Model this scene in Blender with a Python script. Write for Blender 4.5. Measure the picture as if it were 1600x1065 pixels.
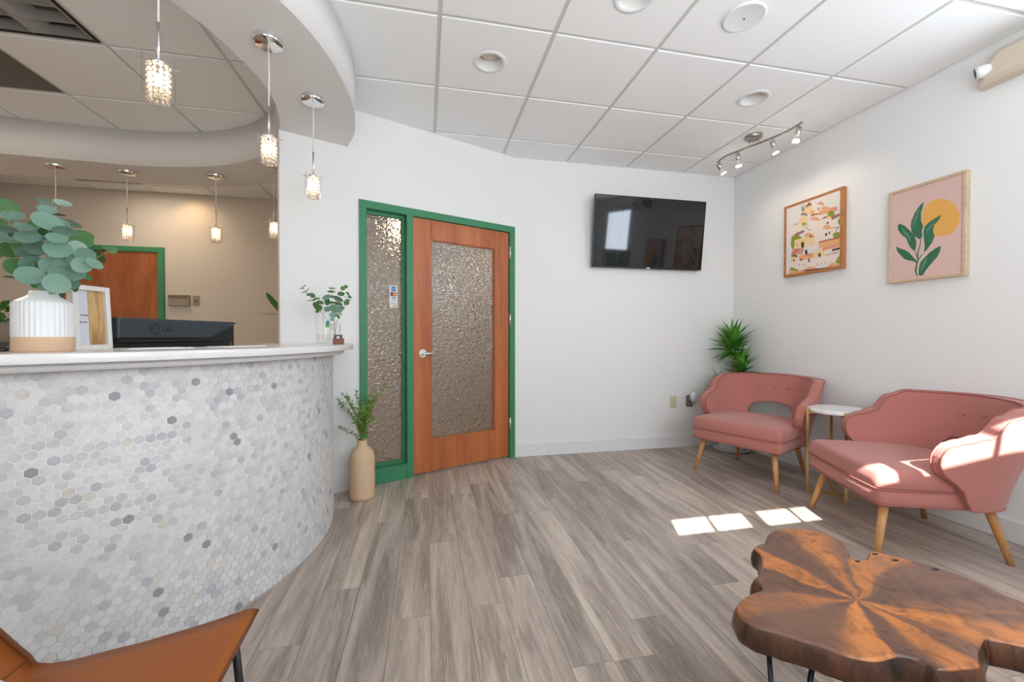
import bpy, bmesh, math, random
from mathutils import Vector, Matrix
R = random.Random(7)
PI = math.pi
C = bpy.context.scene.collection
for o in list(bpy.data.objects): bpy.data.objects.remove(o)

# ------------------------------------------------------------------ camera, world, sun, exposure
cam_d = bpy.data.cameras.new('camera'); cam = bpy.data.objects.new('camera', cam_d); C.objects.link(cam)
cam.location = (0, 0, 1.1103); cam.rotation_euler = (math.radians(90-0.673), 0, math.radians(-11.80))
cam_d.sensor_width = 36; cam_d.lens = 36*643.6/1600; cam_d.clip_start = .02
sc = bpy.context.scene; sc.camera = cam
sc.view_settings.view_transform = 'Standard'; sc.view_settings.look = 'None'
sc.view_settings.gamma = 1; sc.view_settings.exposure = 0.09; sc.view_settings.use_curve_mapping = False
sc.cycles.transparent_max_bounces = 40
w = bpy.data.worlds.new('sky'); sc.world = w; w.use_nodes = True
bg = w.node_tree.nodes['Background']; bg.inputs[0].default_value = (.62, .78, 1, 1); bg.inputs[1].default_value = 1.2

def lamp(name, kind, loc, energy, color=(1, 1, 1), rot=None, to=None, **kw):
    d = bpy.data.lights.new(name, kind); d.energy = energy; d.color = color
    for k, v in kw.items(): setattr(d, k, v)
    o = bpy.data.objects.new(name, d); C.objects.link(o); o.location = loc
    if to is not None: o.rotation_euler = Vector(to).to_track_quat('-Z', 'Y').to_euler()
    if rot is not None: o.rotation_euler = rot
    return o
SUN_DIR = (.395, 1, -.85)
lamp('sun', 'SUN', (0, -4, 5), 26, (1, .96, .90), to=SUN_DIR, angle=.006)
# daylight from the windows behind and beside the camera, plus added fill lights
lamp('daylight_south', 'AREA', (1.18, -.50, 1.70), 62, (.965, .985, 1), to=(.08, 1, .55), shape='RECTANGLE', size=1.8, size_y=1.5)
lamp('fill_southwest', 'AREA', (-.85, -.50, 1.70), 21, (.965, .985, 1), to=(.35, 1, .6), shape='RECTANGLE', size=1.0, size_y=1.5)  # added fill that brightens walls, ceiling and counter from the left
lamp('daylight_east', 'AREA', (3.085, .80, 2.21), 20, (.80, .90, 1), rot=(PI/2, 0, PI/2), shape='RECTANGLE', size=.80, size_y=.60)
lamp('hall_fill', 'AREA', (1.2, 4.6, 2.72), 9, (1, .86, .70), to=(0, 0, -1), shape='SQUARE', size=.6)  # unseen fill added so the hall reads through the door glass
lamp('hall_glow', 'POINT', (-.22, 3.95, 2.12), 3.5, (1, .78, .45), shadow_soft_size=.09)  # bare point light added behind the sidelight for its warm glow
lamp('wall_washer', 'SPOT', (-2.60, 5.17, 2.735), 7.5, (1, .66, .33), to=(0, .45, -1), spot_size=math.radians(120), spot_blend=.8, shadow_soft_size=.06)
lamp('office_back_fill', 'AREA', (-2.9, 4.85, 2.72), 7, (1, .84, .66), to=(0, 0, -1), shape='SQUARE', size=.4)  # unseen fill added to lift the office back wall
lamp('office_fill', 'AREA', (-3.3, 2.4, 2.70), 26, (1, .88, .74), to=(0, 0, -1), shape='SQUARE', size=.55)  # unseen fill added to brighten the reception office, no fixture

# ------------------------------------------------------------------ materials
def nm(name):
    m = bpy.data.materials.new(name); m.use_nodes = True
    nt = m.node_tree; return m, nt, nt.nodes['Principled BSDF']
def mat(name, col, rough=.5, metal=0, spec=.5, bump=0, bscale=200, **kw):
    m, nt, p = nm(name)
    p.inputs['Base Color'].default_value = (*col, 1); p.inputs['Roughness'].default_value = rough
    p.inputs['Metallic'].default_value = metal; p.inputs['Specular IOR Level'].default_value = spec
    for k, v in kw.items(): p.inputs[k].default_value = v
    if bump:
        n = nt.nodes.new('ShaderNodeTexNoise'); n.inputs['Scale'].default_value = bscale; n.inputs['Detail'].default_value = 3
        tc = nt.nodes.new('ShaderNodeTexCoord'); nt.links.new(tc.outputs['Object'], n.inputs['Vector'])
        b = nt.nodes.new('ShaderNodeBump'); b.inputs['Strength'].default_value = bump; b.inputs['Distance'].default_value = .002
        nt.links.new(n.outputs[0], b.inputs['Height']); nt.links.new(b.outputs[0], p.inputs['Normal'])
    return m
def ramp(nt, stops, interp='LINEAR'):
    r = nt.nodes.new('ShaderNodeValToRGB'); r.color_ramp.interpolation = interp
    e = r.color_ramp.elements
    while len(e) < len(stops): e.new(.5)
    for i, (p, c) in enumerate(stops): e[i].position = p; e[i].color = (*c, 1)
    return r
def wood(name, c1, c2, scale=(6, 6, .6), rough=.4, rnd=False, detail=6, lo=.3, hi=.7, coat=0, tint=None, bump=.06):
    m, nt, p = nm(name); L = nt.links.new
    tc = nt.nodes.new('ShaderNodeTexCoord'); mp = nt.nodes.new('ShaderNodeMapping'); mp.inputs['Scale'].default_value = scale
    L(tc.outputs['Object'], mp.inputs['Vector'])
    if rnd:
        oi = nt.nodes.new('ShaderNodeObjectInfo'); mu = nt.nodes.new('ShaderNodeMath'); mu.operation = 'MULTIPLY'; mu.inputs[1].default_value = 37
        L(oi.outputs['Random'], mu.inputs[0]); L(mu.outputs[0], mp.inputs['Location'])
    n = nt.nodes.new('ShaderNodeTexNoise'); n.inputs['Detail'].default_value = detail; n.inputs['Scale'].default_value = 1; n.inputs['Distortion'].default_value = .6
    L(mp.outputs[0], n.inputs['Vector'])
    r = ramp(nt, [(lo, c1), (hi, c2)]); L(n.outputs[0], r.inputs[0]); out = r.outputs[0]
    n2 = nt.nodes.new('ShaderNodeTexNoise'); n2.inputs['Scale'].default_value = 7; n2.inputs['Detail'].default_value = 4
    L(mp.outputs[0], n2.inputs['Vector'])
    mx = nt.nodes.new('ShaderNodeMixRGB'); mx.blend_type = 'MULTIPLY'; mx.inputs[0].default_value = .35
    r2 = ramp(nt, [(.35, (.55, .55, .55)), (.6, (1, 1, 1))]); L(n2.outputs[0], r2.inputs[0]); L(out, mx.inputs[1]); L(r2.outputs[0], mx.inputs[2]); out = mx.outputs[0]
    if tint:
        m4 = nt.nodes.new('ShaderNodeMapping'); m4.inputs['Scale'].default_value = (7, 5, 7); L(mp.outputs[0], m4.inputs['Vector'])
        n4 = nt.nodes.new('ShaderNodeTexNoise'); n4.inputs['Scale'].default_value = 1; n4.inputs['Detail'].default_value = 5; n4.inputs['Distortion'].default_value = 1.2; L(m4.outputs[0], n4.inputs['Vector'])
        r4 = ramp(nt, [(.54, (0, 0, 0)), (.68, (.55, .55, .55))]); L(n4.outputs[0], r4.inputs[0])
        m5 = nt.nodes.new('ShaderNodeMixRGB'); L(r4.outputs[0], m5.inputs[0]); L(out, m5.inputs[1]); m5.inputs[2].default_value = (.62, .54, .475, 1); out = m5.outputs[0]
        r3 = ramp(nt, tint); L(oi.outputs['Random'], r3.inputs[0])
        m3 = nt.nodes.new('ShaderNodeMixRGB'); m3.blend_type = 'MULTIPLY'; m3.inputs[0].default_value = 1
        L(out, m3.inputs[1]); L(r3.outputs[0], m3.inputs[2]); out = m3.outputs[0]
    L(out, p.inputs['Base Color']); p.inputs['Roughness'].default_value = rough; p.inputs['Coat Weight'].default_value = coat
    b = nt.nodes.new('ShaderNodeBump'); b.inputs['Strength'].default_value = bump; b.inputs['Distance'].default_value = .003
    L(n2.outputs[0], b.inputs['Height']); L(b.outputs[0], p.inputs['Normal'])
    return m
def glass(name, tint=(1, 1, 1), gloss=.03, refl=.5):
    m, nt, p = nm(name); nt.nodes.remove(p); L = nt.links.new
    t = nt.nodes.new('ShaderNodeBsdfTransparent'); t.inputs[0].default_value = (*tint, 1)
    g = nt.nodes.new('ShaderNodeBsdfGlossy'); g.inputs['Roughness'].default_value = gloss
    lw = nt.nodes.new('ShaderNodeLayerWeight'); lw.inputs[0].default_value = .5
    pw = nt.nodes.new('ShaderNodeMath'); pw.operation = 'POWER'; pw.inputs[1].default_value = 3.5; L(lw.outputs['Facing'], pw.inputs[0])
    ml = nt.nodes.new('ShaderNodeMath'); ml.operation = 'MULTIPLY_ADD'; ml.inputs[1].default_value = refl; ml.inputs[2].default_value = .025; L(pw.outputs[0], ml.inputs[0])
    mx = nt.nodes.new('ShaderNodeMixShader'); L(ml.outputs[0], mx.inputs[0]); L(t.outputs[0], mx.inputs[1]); L(g.outputs[0], mx.inputs[2])
    L(mx.outputs[0], nt.nodes['Material Output'].inputs[0]); return m
def emit(name, col, s):
    m, nt, p = nm(name); p.inputs['Base Color'].default_value = (*col, 1)
    p.inputs['Emission Color'].default_value = (*col, 1); p.inputs['Emission Strength'].default_value = s; return m
def beadmat():
    m, nt, p = nm('crystal_bead'); nt.nodes.remove(p); L = nt.links.new
    t = nt.nodes.new('ShaderNodeBsdfTransparent'); t.inputs[0].default_value = (1, .97, .93, 1)
    g = nt.nodes.new('ShaderNodeBsdfGlossy'); g.inputs['Roughness'].default_value = .08
    tr = nt.nodes.new('ShaderNodeBsdfTranslucent'); tr.inputs[0].default_value = (.95, .88, .8, 1)
    a = nt.nodes.new('ShaderNodeMixShader'); a.inputs[0].default_value = .45; L(t.outputs[0], a.inputs[1]); L(tr.outputs[0], a.inputs[2])
    lw = nt.nodes.new('ShaderNodeLayerWeight'); lw.inputs[0].default_value = .55
    b = nt.nodes.new('ShaderNodeMixShader'); L(lw.outputs['Facing'], b.inputs[0]); L(a.outputs[0], b.inputs[1]); L(g.outputs[0], b.inputs[2])
    L(b.outputs[0], nt.nodes['Material Output'].inputs[0]); return m
def tilemat(name, island):
    m, nt, p = nm(name); L = nt.links.new
    src = nt.nodes.new('ShaderNodeNewGeometry').outputs['Random Per Island'] if island else nt.nodes.new('ShaderNodeObjectInfo').outputs['Random']
    r = ramp(nt, [(0, (.78, .785, .785)), (.40, (.73, .74, .745)), (.56, (.675, .69, .70)), (.70, (.71, .705, .695)), (.82, (.62, .635, .655)), (.925, (.54, .555, .585)), (.970, (.71, .68, .62)), (.988, (.34, .35, .37))], 'CONSTANT')
    L(src, r.inputs[0])
    tc = nt.nodes.new('ShaderNodeTexCoord'); n = nt.nodes.new('ShaderNodeTexNoise'); n.inputs['Scale'].default_value = 26; n.inputs['Detail'].default_value = 4; n.inputs['Distortion'].default_value = 1
    ad = nt.nodes.new('ShaderNodeVectorMath'); L(tc.outputs['Object'], ad.inputs[0]); cb = nt.nodes.new('ShaderNodeCombineXYZ')
    mu = nt.nodes.new('ShaderNodeMath'); mu.operation = 'MULTIPLY'; mu.inputs[1].default_value = 19; L(src, mu.inputs[0]); L(mu.outputs[0], cb.inputs[0]); L(cb.outputs[0], ad.inputs[1]); L(ad.outputs[0], n.inputs['Vector'])
    r2 = ramp(nt, [(.35, (.90, .90, .91)), (.6, (1, 1, 1))]); L(n.outputs[0], r2.inputs[0])
    mx = nt.nodes.new('ShaderNodeMixRGB'); mx.blend_type = 'MULTIPLY'; mx.inputs[0].default_value = 1; L(r.outputs[0], mx.inputs[1]); L(r2.outputs[0], mx.inputs[2])
    L(mx.outputs[0], p.inputs['Base Color']); p.inputs['Roughness'].default_value = .38; return m
def obscure():
    m, nt, p = nm('hammered_glass'); L = nt.links.new
    p.inputs['Transmission Weight'].default_value = 1; p.inputs['Roughness'].default_value = .10; p.inputs['IOR'].default_value = 1.5
    p.inputs['Base Color'].default_value = (.80, .78, .76, 1); p.inputs['Coat Weight'].default_value = .8; p.inputs['Coat Roughness'].default_value = .14
    tc = nt.nodes.new('ShaderNodeTexCoord'); mp = nt.nodes.new('ShaderNodeMapping'); mp.inputs['Scale'].default_value = (46, 46, 64)
    n = nt.nodes.new('ShaderNodeTexNoise'); n.inputs['Scale'].default_value = 18; L(tc.outputs['Object'], n.inputs['Vector'])
    mx = nt.nodes.new('ShaderNodeMixRGB'); mx.inputs[0].default_value = .03; L(tc.outputs['Object'], mx.inputs[1]); L(n.outputs['Color'], mx.inputs[2]); L(mx.outputs[0], mp.inputs[0])
    v = nt.nodes.new('ShaderNodeTexVoronoi'); v.feature = 'SMOOTH_F1'; v.inputs['Scale'].default_value = 1; L(mp.outputs[0], v.inputs['Vector'])
    b = nt.nodes.new('ShaderNodeBump'); b.inputs['Strength'].default_value = 1.0; b.inputs['Distance'].default_value = .010; L(v.outputs['Distance'], b.inputs['Height'])
    b2 = nt.nodes.new('ShaderNodeBump'); b2.inputs['Strength'].default_value = 1; b2.inputs['Distance'].default_value = .0035; L(v.outputs['Distance'], b2.inputs['Height']); L(b2.outputs[0], p.inputs['Coat Normal'])
    L(b.outputs[0], p.inputs['Normal']); return m
def slabwood():
    m, nt, p = nm('polished_slab_wood'); L = nt.links.new
    tc = nt.nodes.new('ShaderNodeTexCoord'); sx = nt.nodes.new('ShaderNodeSeparateXYZ')
    wn = nt.nodes.new('ShaderNodeTexNoise'); wn.inputs['Scale'].default_value = 5; wn.inputs['Detail'].default_value = 5; L(tc.outputs['Object'], wn.inputs['Vector'])
    ws = nt.nodes.new('ShaderNodeVectorMath'); ws.operation = 'MULTIPLY_ADD'; L(wn.outputs['Color'], ws.inputs[0]); ws.inputs[1].default_value = (.12, .12, 0); L(tc.outputs['Object'], ws.inputs[2])
    L(ws.outputs[0], sx.inputs[0])
    nv = nt.nodes.new('ShaderNodeVectorMath'); nv.operation = 'NORMALIZE'
    cb = nt.nodes.new('ShaderNodeCombineXYZ'); L(sx.outputs[0], cb.inputs[0]); L(sx.outputs[1], cb.inputs[1]); L(cb.outputs[0], nv.inputs[0])
    n1 = nt.nodes.new('ShaderNodeTexNoise'); n1.inputs['Scale'].default_value = 1.7; n1.inputs['Detail'].default_value = 3
    of = nt.nodes.new('ShaderNodeVectorMath'); L(nv.outputs[0], of.inputs[0]); of.inputs[1].default_value = (9.1, 3.3, 0); L(of.outputs[0], n1.inputs['Vector'])
    r1 = ramp(nt, [(.42, (.125, .052, .030)), (.51, (.18, .072, .034)), (.57, (.46, .15, .028)), (.72, (.55, .19, .036))]); L(n1.outputs[0], r1.inputs[0])
    ln = nt.nodes.new('ShaderNodeVectorMath'); ln.operation = 'LENGTH'; L(cb.outputs[0], ln.inputs[0])
    n2 = nt.nodes.new('ShaderNodeTexNoise'); n2.inputs['Scale'].default_value = 14; n2.inputs['Detail'].default_value = 8; n2.inputs['Distortion'].default_value = 2; L(ws.outputs[0], n2.inputs['Vector'])
    r2 = ramp(nt, [(.36, (.42, .38, .40)), (.5, (.9, .88, .88)), (.64, (1.15, 1.1, 1.0))]); L(n2.outputs[0], r2.inputs[0])
    mx = nt.nodes.new('ShaderNodeMixRGB'); mx.blend_type = 'MULTIPLY'; mx.inputs[0].default_value = .8; L(r1.outputs[0], mx.inputs[1]); L(r2.outputs[0], mx.inputs[2])
    n3 = nt.nodes.new('ShaderNodeTexNoise'); n3.inputs['Scale'].default_value = 3.2; n3.inputs['Detail'].default_value = 2; L(tc.outputs['Object'], n3.inputs['Vector'])
    r3 = ramp(nt, [(.44, (0, 0, 0)), (.66, (.8, .8, .8))]); L(n3.outputs[0], r3.inputs[0])
    m2 = nt.nodes.new('ShaderNodeMixRGB'); L(r3.outputs[0], m2.inputs[0]); L(mx.outputs[0], m2.inputs[1]); m2.inputs[2].default_value = (.175, .085, .052, 1)
    L(m2.outputs[0], p.inputs['Base Color']); p.inputs['Roughness'].default_value = .34; p.inputs['Coat Weight'].default_value = .35; p.inputs['Coat Roughness'].default_value = .2
    return m
M = dict(
    wall=mat('white_wall_paint', (.86, .865, .865), .5, spec=.3),
    wallr=mat('warm_lit_wall_paint', (.66, .60, .53), .6, spec=.3),  # warm lamplight put into the office wall colour
    sof=mat('soffit_paint', (.80, .79, .785), .6, spec=.3),
    ctile=mat('acoustic_tile', (.925, .935, .94), .85, spec=.2, bump=.15, bscale=120),
    tee=mat('ceiling_tee_metal', (.66, .655, .645), .5),
    ctiler=mat('acoustic_tile_dim', (.80, .80, .80), .85, spec=.2),
    white=mat('white_trim_paint', (.82, .83, .84), .4),
    plank=wood('vinyl_plank', (.335, .275, .235), (.62, .53, .46), (15, 1.4, 15), .36, rnd=True, detail=9, lo=.36, hi=.66, bump=.05,
               tint=[(0, (.80, .785, .78)), (.3, (.90, .89, .885)), (.6, (1, .99, .98)), (1, (1.10, 1.09, 1.07))]),
    under=mat('floor_underlay', (.10, .085, .075), .8),
    green=mat('green_gloss_paint', (.055, .25, .125), .42, spec=.35),
    doorw=wood('cherry_veneer', (.40, .105, .030), (.58, .185, .058), (9, 9, .7), .42, coat=.08, lo=.3, hi=.72),
    doorw2=wood('cherry_veneer_swirl', (.30, .085, .026), (.47, .15, .05), (7, 7, 1.6), .4, lo=.3, hi=.7),
    hglass=obscure(), glass=glass('clear_glass', refl=.75), wglass=glass('window_glass', refl=.2),
    nickel=mat('brushed_nickel', (.62, .60, .57), .32, 1), nickd=mat('track_bronze_nickel', (.40, .36, .32), .35, 1), chrome=mat('polished_chrome', (.80, .80, .80), .06, 1),
    silver=mat('satin_silver', (.75, .76, .78), .28, 1),
    pink=mat('pink_linen_upholstery', (.50, .195, .165), .9, spec=.2, bump=.5, bscale=900, **{'Sheen Weight': .25}),
    pinkd=mat('pink_piping', (.40, .145, .125), .9, spec=.2),
    oak=wood('light_oak', (.55, .26, .085), (.70, .38, .15), (14, 14, 2), .4, lo=.3, hi=.7),
    gold=mat('brushed_gold', (.72, .53, .24), .3, 1), marble=mat('white_tabletop', (.86, .86, .86), .25),
    slab=slabwood(), bark=wood('dark_live_edge', (.03, .014, .009), (.17, .062, .025), (22, 22, 8), .45, lo=.35, hi=.7, coat=.15, bump=.5),
    black=mat('black_metal', (.012, .012, .014), .4), leather=mat('tan_leather', (.34, .098, .017), .45, spec=.35, bump=.25, bscale=420),
    stitch=mat('brown_stitch', (.16, .05, .015), .6), cream=mat('cream_knit', (.80, .74, .66), .95),
    quartz=mat('white_quartz', (.82, .82, .82), .22), grout=mat('white_grout', (.90, .90, .90), .8),
    tileo=tilemat('marble_hexagon', False), tilei=tilemat('marble_hexagon_field', True),
    desk=mat('desk_laminate', (.62, .58, .54), .4),
    beads=beadmat(), bulb=emit('warm_bulb', (1, .80, .55), 28), spotbulb=emit('spot_bulb', (1, .93, .80), 9), cordm=mat('clear_cord', (.80, .77, .72), .4),
    tvs=mat('tv_screen', (.010, .010, .012), .05, spec=.55), tvb=mat('tv_bezel', (.015, .015, .016), .25),
    frame1=wood('orange_oak_frame', (.42, .165, .05), (.55, .24, .085), (10, 3, 10), .45), frame2=wood('pale_oak_frame', (.62, .46, .30), (.72, .56, .38), (8, 3, 8), .5),
    paper=mat('art_paper', (.78, .73, .70), .7), pinkp=mat('pink_print', (.72, .50, .45), .7),
    tanc=mat('tan_ceramic', (.70, .50, .32), .7, spec=.25, bump=.25, bscale=40), whitec=mat('white_glaze', (.80, .82, .83), .35), clay=mat('raw_clay', (.70, .48, .32), .75),
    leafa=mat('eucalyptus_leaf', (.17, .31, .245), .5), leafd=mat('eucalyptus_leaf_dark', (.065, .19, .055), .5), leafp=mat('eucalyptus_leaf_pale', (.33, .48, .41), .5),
    stem=mat('green_stem', (.22, .26, .07), .6), yucca=mat('yucca_leaf', (.105, .34, .038), .4), yuccad=mat('yucca_leaf_dark', (.055, .19, .028), .4), fern=mat('fern_leaf', (.17, .29, .045), .5),
    cane=mat('yucca_cane', (.35, .27, .18), .9, bump=.6, bscale=60), pot=mat('white_pot', (.70, .72, .73), .4), soil=mat('soil', (.04, .028, .02), .95),
    mon=mat('monitor_shell', (.035, .047, .06), .32), monk=mat('monitor_dark', (.006, .007, .009), .3), monl=mat('monitor_emblem', (.018, .024, .032), .25),
    beige=mat('beige_plastic', (.66, .57, .46), .45), ivory=mat('ivory_plastic', (.62, .60, .42), .4), greyp=mat('grey_plate', (.16, .165, .165), .35), whitep=mat('white_plastic', (.82, .82, .82), .3), taup=mat('taupe_plastic', (.33, .28, .21), .5),
    lens=mat('unlit_light_lens', (.085, .072, .056), .35), louv=mat('parabolic_louver', (.36, .35, .33), .3, .15), darkm=mat('black_gasket', (.008, .006, .006), .6),
    shade=mat('roller_shade', (.8, .78, .74), .8), brownb=mat('brown_box', (.20, .065, .035), .5), card=mat('grey_card', (.06, .07, .075), .5), slv=mat('white_sheet', (.8, .8, .82), .6),
    planter=wood('weathered_planter', (.30, .24, .19), (.40, .33, .27), (4, 4, 12), .7), hedge=mat('hedge', (.012, .05, .02), .7), ink=mat('black_ink', (.02, .02, .025), .6),
)

# ------------------------------------------------------------------ mesh helpers
def V(*a): return Vector(a)
class B:
    """collects shapes into one mesh"""
    def __init__(s): s.b = bmesh.new(); s.m = 0
    def _f(s, vs, smooth=False):
        try:
            f = s.b.faces.new(vs); f.smooth = smooth; f.material_index = s.m; return f
        except ValueError: return None
    def box(s, x0, y0, z0, x1, y1, z1, bev=0):
        P = [s.b.verts.new((x, y, z)) for z in (z0, z1) for y in (y0, y1) for x in (x0, x1)]
        fs = [s._f([P[i] for i in q]) for q in ((0, 2, 3, 1), (4, 5, 7, 6), (0, 1, 5, 4), (2, 6, 7, 3), (0, 4, 6, 2), (1, 3, 7, 5))]
        if bev:
            es = list({e for f in fs for e in f.edges}); bmesh.ops.bevel(s.b, geom=es, offset=bev, segments=2, affect='EDGES', profile=.6)
        return s
    def prism(s, pts, z0, z1, smooth=False):
        a = [s.b.verts.new((x, y, z0)) for x, y in pts]; c = [s.b.verts.new((x, y, z1)) for x, y in pts]
        s._f(a[::-1]); s._f(c); n = len(pts)
        for i in range(n): s._f([a[i], a[(i+1) % n], c[(i+1) % n], c[i]], smooth)
        return s
    def rings(s, R_, cap=True, smooth=True, closed=True):
        L = [[s.b.verts.new(p) for p in r] for r in R_]; n = len(L[0])
        for a, c in zip(L, L[1:]):
            for i in range(n if closed else n-1): s._f([a[i], a[(i+1) % n], c[(i+1) % n], c[i]], smooth)
        if cap and closed: s._f(L[0][::-1]); s._f(L[-1])
        return s
    def lathe(s, prof, n=28, c=(0, 0, 0), cap=True, sx=1, sy=1, mod=None):
        return s.rings([[(c[0]+sx*r*(mod(k, z) if mod else 1)*math.cos(2*PI*k/n), c[1]+sy*r*(mod(k, z) if mod else 1)*math.sin(2*PI*k/n), c[2]+z) for k in range(n)] for r, z in prof], cap)
    def tube(s, pts, r, n=8, cap=True, closed=False):
        P = [Vector(p) for p in pts]; rs = r if isinstance(r, (list, tuple)) else [r]*len(P); out = []; up = None
        for i, p in enumerate(P):
            if closed: t = P[(i+1) % len(P)]-P[i-1]
            else: t = P[min(i+1, len(P)-1)]-P[max(i-1, 0)]
            t.normalize()
            if up is None: up = t.orthogonal().normalized()
            up = (up-t*up.dot(t)); up = up.normalized() if up.length > 1e-6 else t.orthogonal().normalized()
            v = t.cross(up)
            out.append([p+(up*math.cos(2*PI*k/n)+v*math.sin(2*PI*k/n))*rs[i] for k in range(n)])
        if closed: out.append(out[0]); cap = False
        return s.rings(out, cap)
    def sphere(s, c, r, n=10, m=6, sc_=(1, 1, 1)):
        bmesh.ops.create_uvsphere(s.b, u_segments=n, v_segments=m, radius=r, matrix=Matrix.Translation(c) @ Matrix.Diagonal((*sc_, 1)))
        for f in s.b.faces: f.smooth = f.smooth or True
        return s
    def poly(s, pts): s._f([s.b.verts.new(p) for p in pts]); return s
    def mesh(s, name, mats):
        bmesh.ops.remove_doubles(s.b, verts=s.b.verts, dist=1e-6)
        bmesh.ops.recalc_face_normals(s.b, faces=s.b.faces)
        me = bpy.data.meshes.new(name); s.b.to_mesh(me); s.b.free()
        for m in (mats if isinstance(mats, (list, tuple)) else [mats]): me.materials.append(m)
        return me
def link(name, me, parent=None, loc=(0, 0, 0), rot=(0, 0, 0)):
    o = bpy.data.objects.new(name, me); C.objects.link(o); o.location = loc; o.rotation_euler = rot
    if parent: o.parent = parent
    return o
def obj(name, b, m, parent=None, loc=(0, 0, 0), rot=(0, 0, 0)): return link(name, b.mesh(name, m), parent, loc, rot)
def tag(o, label=None, cat=None, group=None, kind=None):
    if label: o['label'] = label
    if cat: o['category'] = cat
    if group: o['group'] = group
    if kind: o['kind'] = kind
    return o
def thing(name, label, cat, loc=(0, 0, 0), rot=(0, 0, 0), group=None):
    return tag(link(name, None, None, loc, rot), label, cat, group)
def bevel(o, w, seg=2, ang=40):
    m = o.modifiers.new('bevel', 'BEVEL'); m.width = w; m.segments = seg; m.limit_method = 'ANGLE'; m.angle_limit = math.radians(ang); return o
def copy_tree(o, parent=None):
    c = o.copy(); C.objects.link(c)
    if parent: c.parent = parent
    for ch in list(o.children): copy_tree(ch, c)
    return c
def catmull(P, k=4, closed=False):
    n = len(P); out = []
    for i in range(n if closed else n-1):
        g = (lambda j: P[j % n]) if closed else (lambda j: P[max(0, min(n-1, j))])
        a, b, c, d = g(i-1), g(i), g(i+1), g(i+2)
        for t in range(k):
            t /= k; out.append(tuple(.5*(2*b[q]+(c[q]-a[q])*t+(2*a[q]-5*b[q]+4*c[q]-d[q])*t*t+(3*b[q]-a[q]-3*c[q]+d[q])*t**3) for q in range(len(b))))
    if not closed: out.append(tuple(P[-1]))
    return out
def offset(pts, d):
    """offset a closed 2-D outline outward by d (counter-clockwise)"""
    n = len(pts); A = sum(pts[i][0]*pts[(i+1) % n][1]-pts[(i+1) % n][0]*pts[i][1] for i in range(n)); s = 1 if A > 0 else -1; out = []
    for i in range(n):
        t = Vector(pts[(i+1) % n])-Vector(pts[i-1]); t.normalize(); out.append((pts[i][0]+s*d*t.y, pts[i][1]-s*d*t.x))
    return out
def text(name, s, size, m, parent, loc, rot, depth=.0003, align='CENTER'):
    c = bpy.data.curves.new('t', 'FONT'); c.body = s; c.size = size; c.extrude = depth; c.align_x = align; c.align_y = 'CENTER'
    t = bpy.data.objects.new('t', c); me = bpy.data.meshes.new_from_object(t); bpy.data.objects.remove(t); bpy.data.curves.remove(c)
    me.materials.clear(); me.materials.append(m); return link(name, me, parent, loc, rot)

# ------------------------------------------------------------------ room shell
XR, XL, YS, YN, YTV, H = 3.108, -4.41, -.55, 5.42, 3.70, 2.741
fl = obj('floor', B().box(XL-.1, YS-.1, -.06, XR+.1, YN+.1, -.006), M['under']); tag(fl, kind='structure')
PW, PL_ = .1525, 1.22
pm = B().box(-PW/2+.0006, -PL_/2+.0006, -.0055, PW/2-.0006, PL_/2-.0006, 0).mesh('plank', M['plank'])
known = {-3: 1.91, -2: 2.55, 0: 2.245, 2: 1.855, -1: 1.48+.18}
k = math.ceil((XL-.016)/PW)-1
short = {}
while .016+k*PW < XR:
    x0, x1 = .016+k*PW, .016+(k+1)*PW
    ys = known.get(k, R.uniform(0, PL_)); y = ys-PL_*math.ceil((ys-YS)/PL_)
    while y < YN:
        a, b = max(y, YS), min(y+PL_, YN); xa, xb = max(x0, XL), min(x1, XR)
        if b-a > .02 and xb-xa > .01:
            if b-a > PL_-.01 and xb-xa > PW-.01: me = pm
            else: me = B().box(-(xb-xa)/2+.0006, -(b-a)/2+.0006, -.0055, (xb-xa)/2-.0006, (b-a)/2-.0006, 0).mesh('plank', M['plank'])
            link('floor_plank', me, fl, ((xa+xb)/2, (a+b)/2, 0))
        y += PL_
    k += 1

# ceiling: recessed tee grid with drop-in tiles
T0X, T0Y, T = .0723, 3.3617, .6096
ce = obj('ceiling', B().box(XL-.1, YS-.1, 2.83, XR+.1, YN+.1, 2.88), M['ctile']); tag(ce, kind='structure')
xs = [T0X+T*i for i in range(-8, 6) if XL < T0X+T*i < XR]; ysl = [T0Y-T*j for j in range(-4, 8) if YS < T0Y-T*j < YN]
b = B()
for x in xs: b.box(x-.012, YS, 2.7475, x+.012, YN, 2.77)
for y in ysl: b.box(XL, y-.012, 2.7478, XR, y+.012, 2.77)
b.box(XR-.016, YS, 2.7476, XR, YN, 2.77); b.box(.7, YTV-.016, 2.7476, XR, YTV, 2.77)
obj('ceiling_grid', b, M['tee'], ce)
troffer_cell, lens_cell, vent_cell = (-1.757-T, 2.752-2*T), (-2.366-T, 3.3617-T), (-3.585, 4.581)
def rough(a, b): return abs(a-b) < .05
tm = {}
gx = [XL]+sorted(xs)+[XR]; gy = [YS]+sorted(ysl)+[YN]
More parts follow.
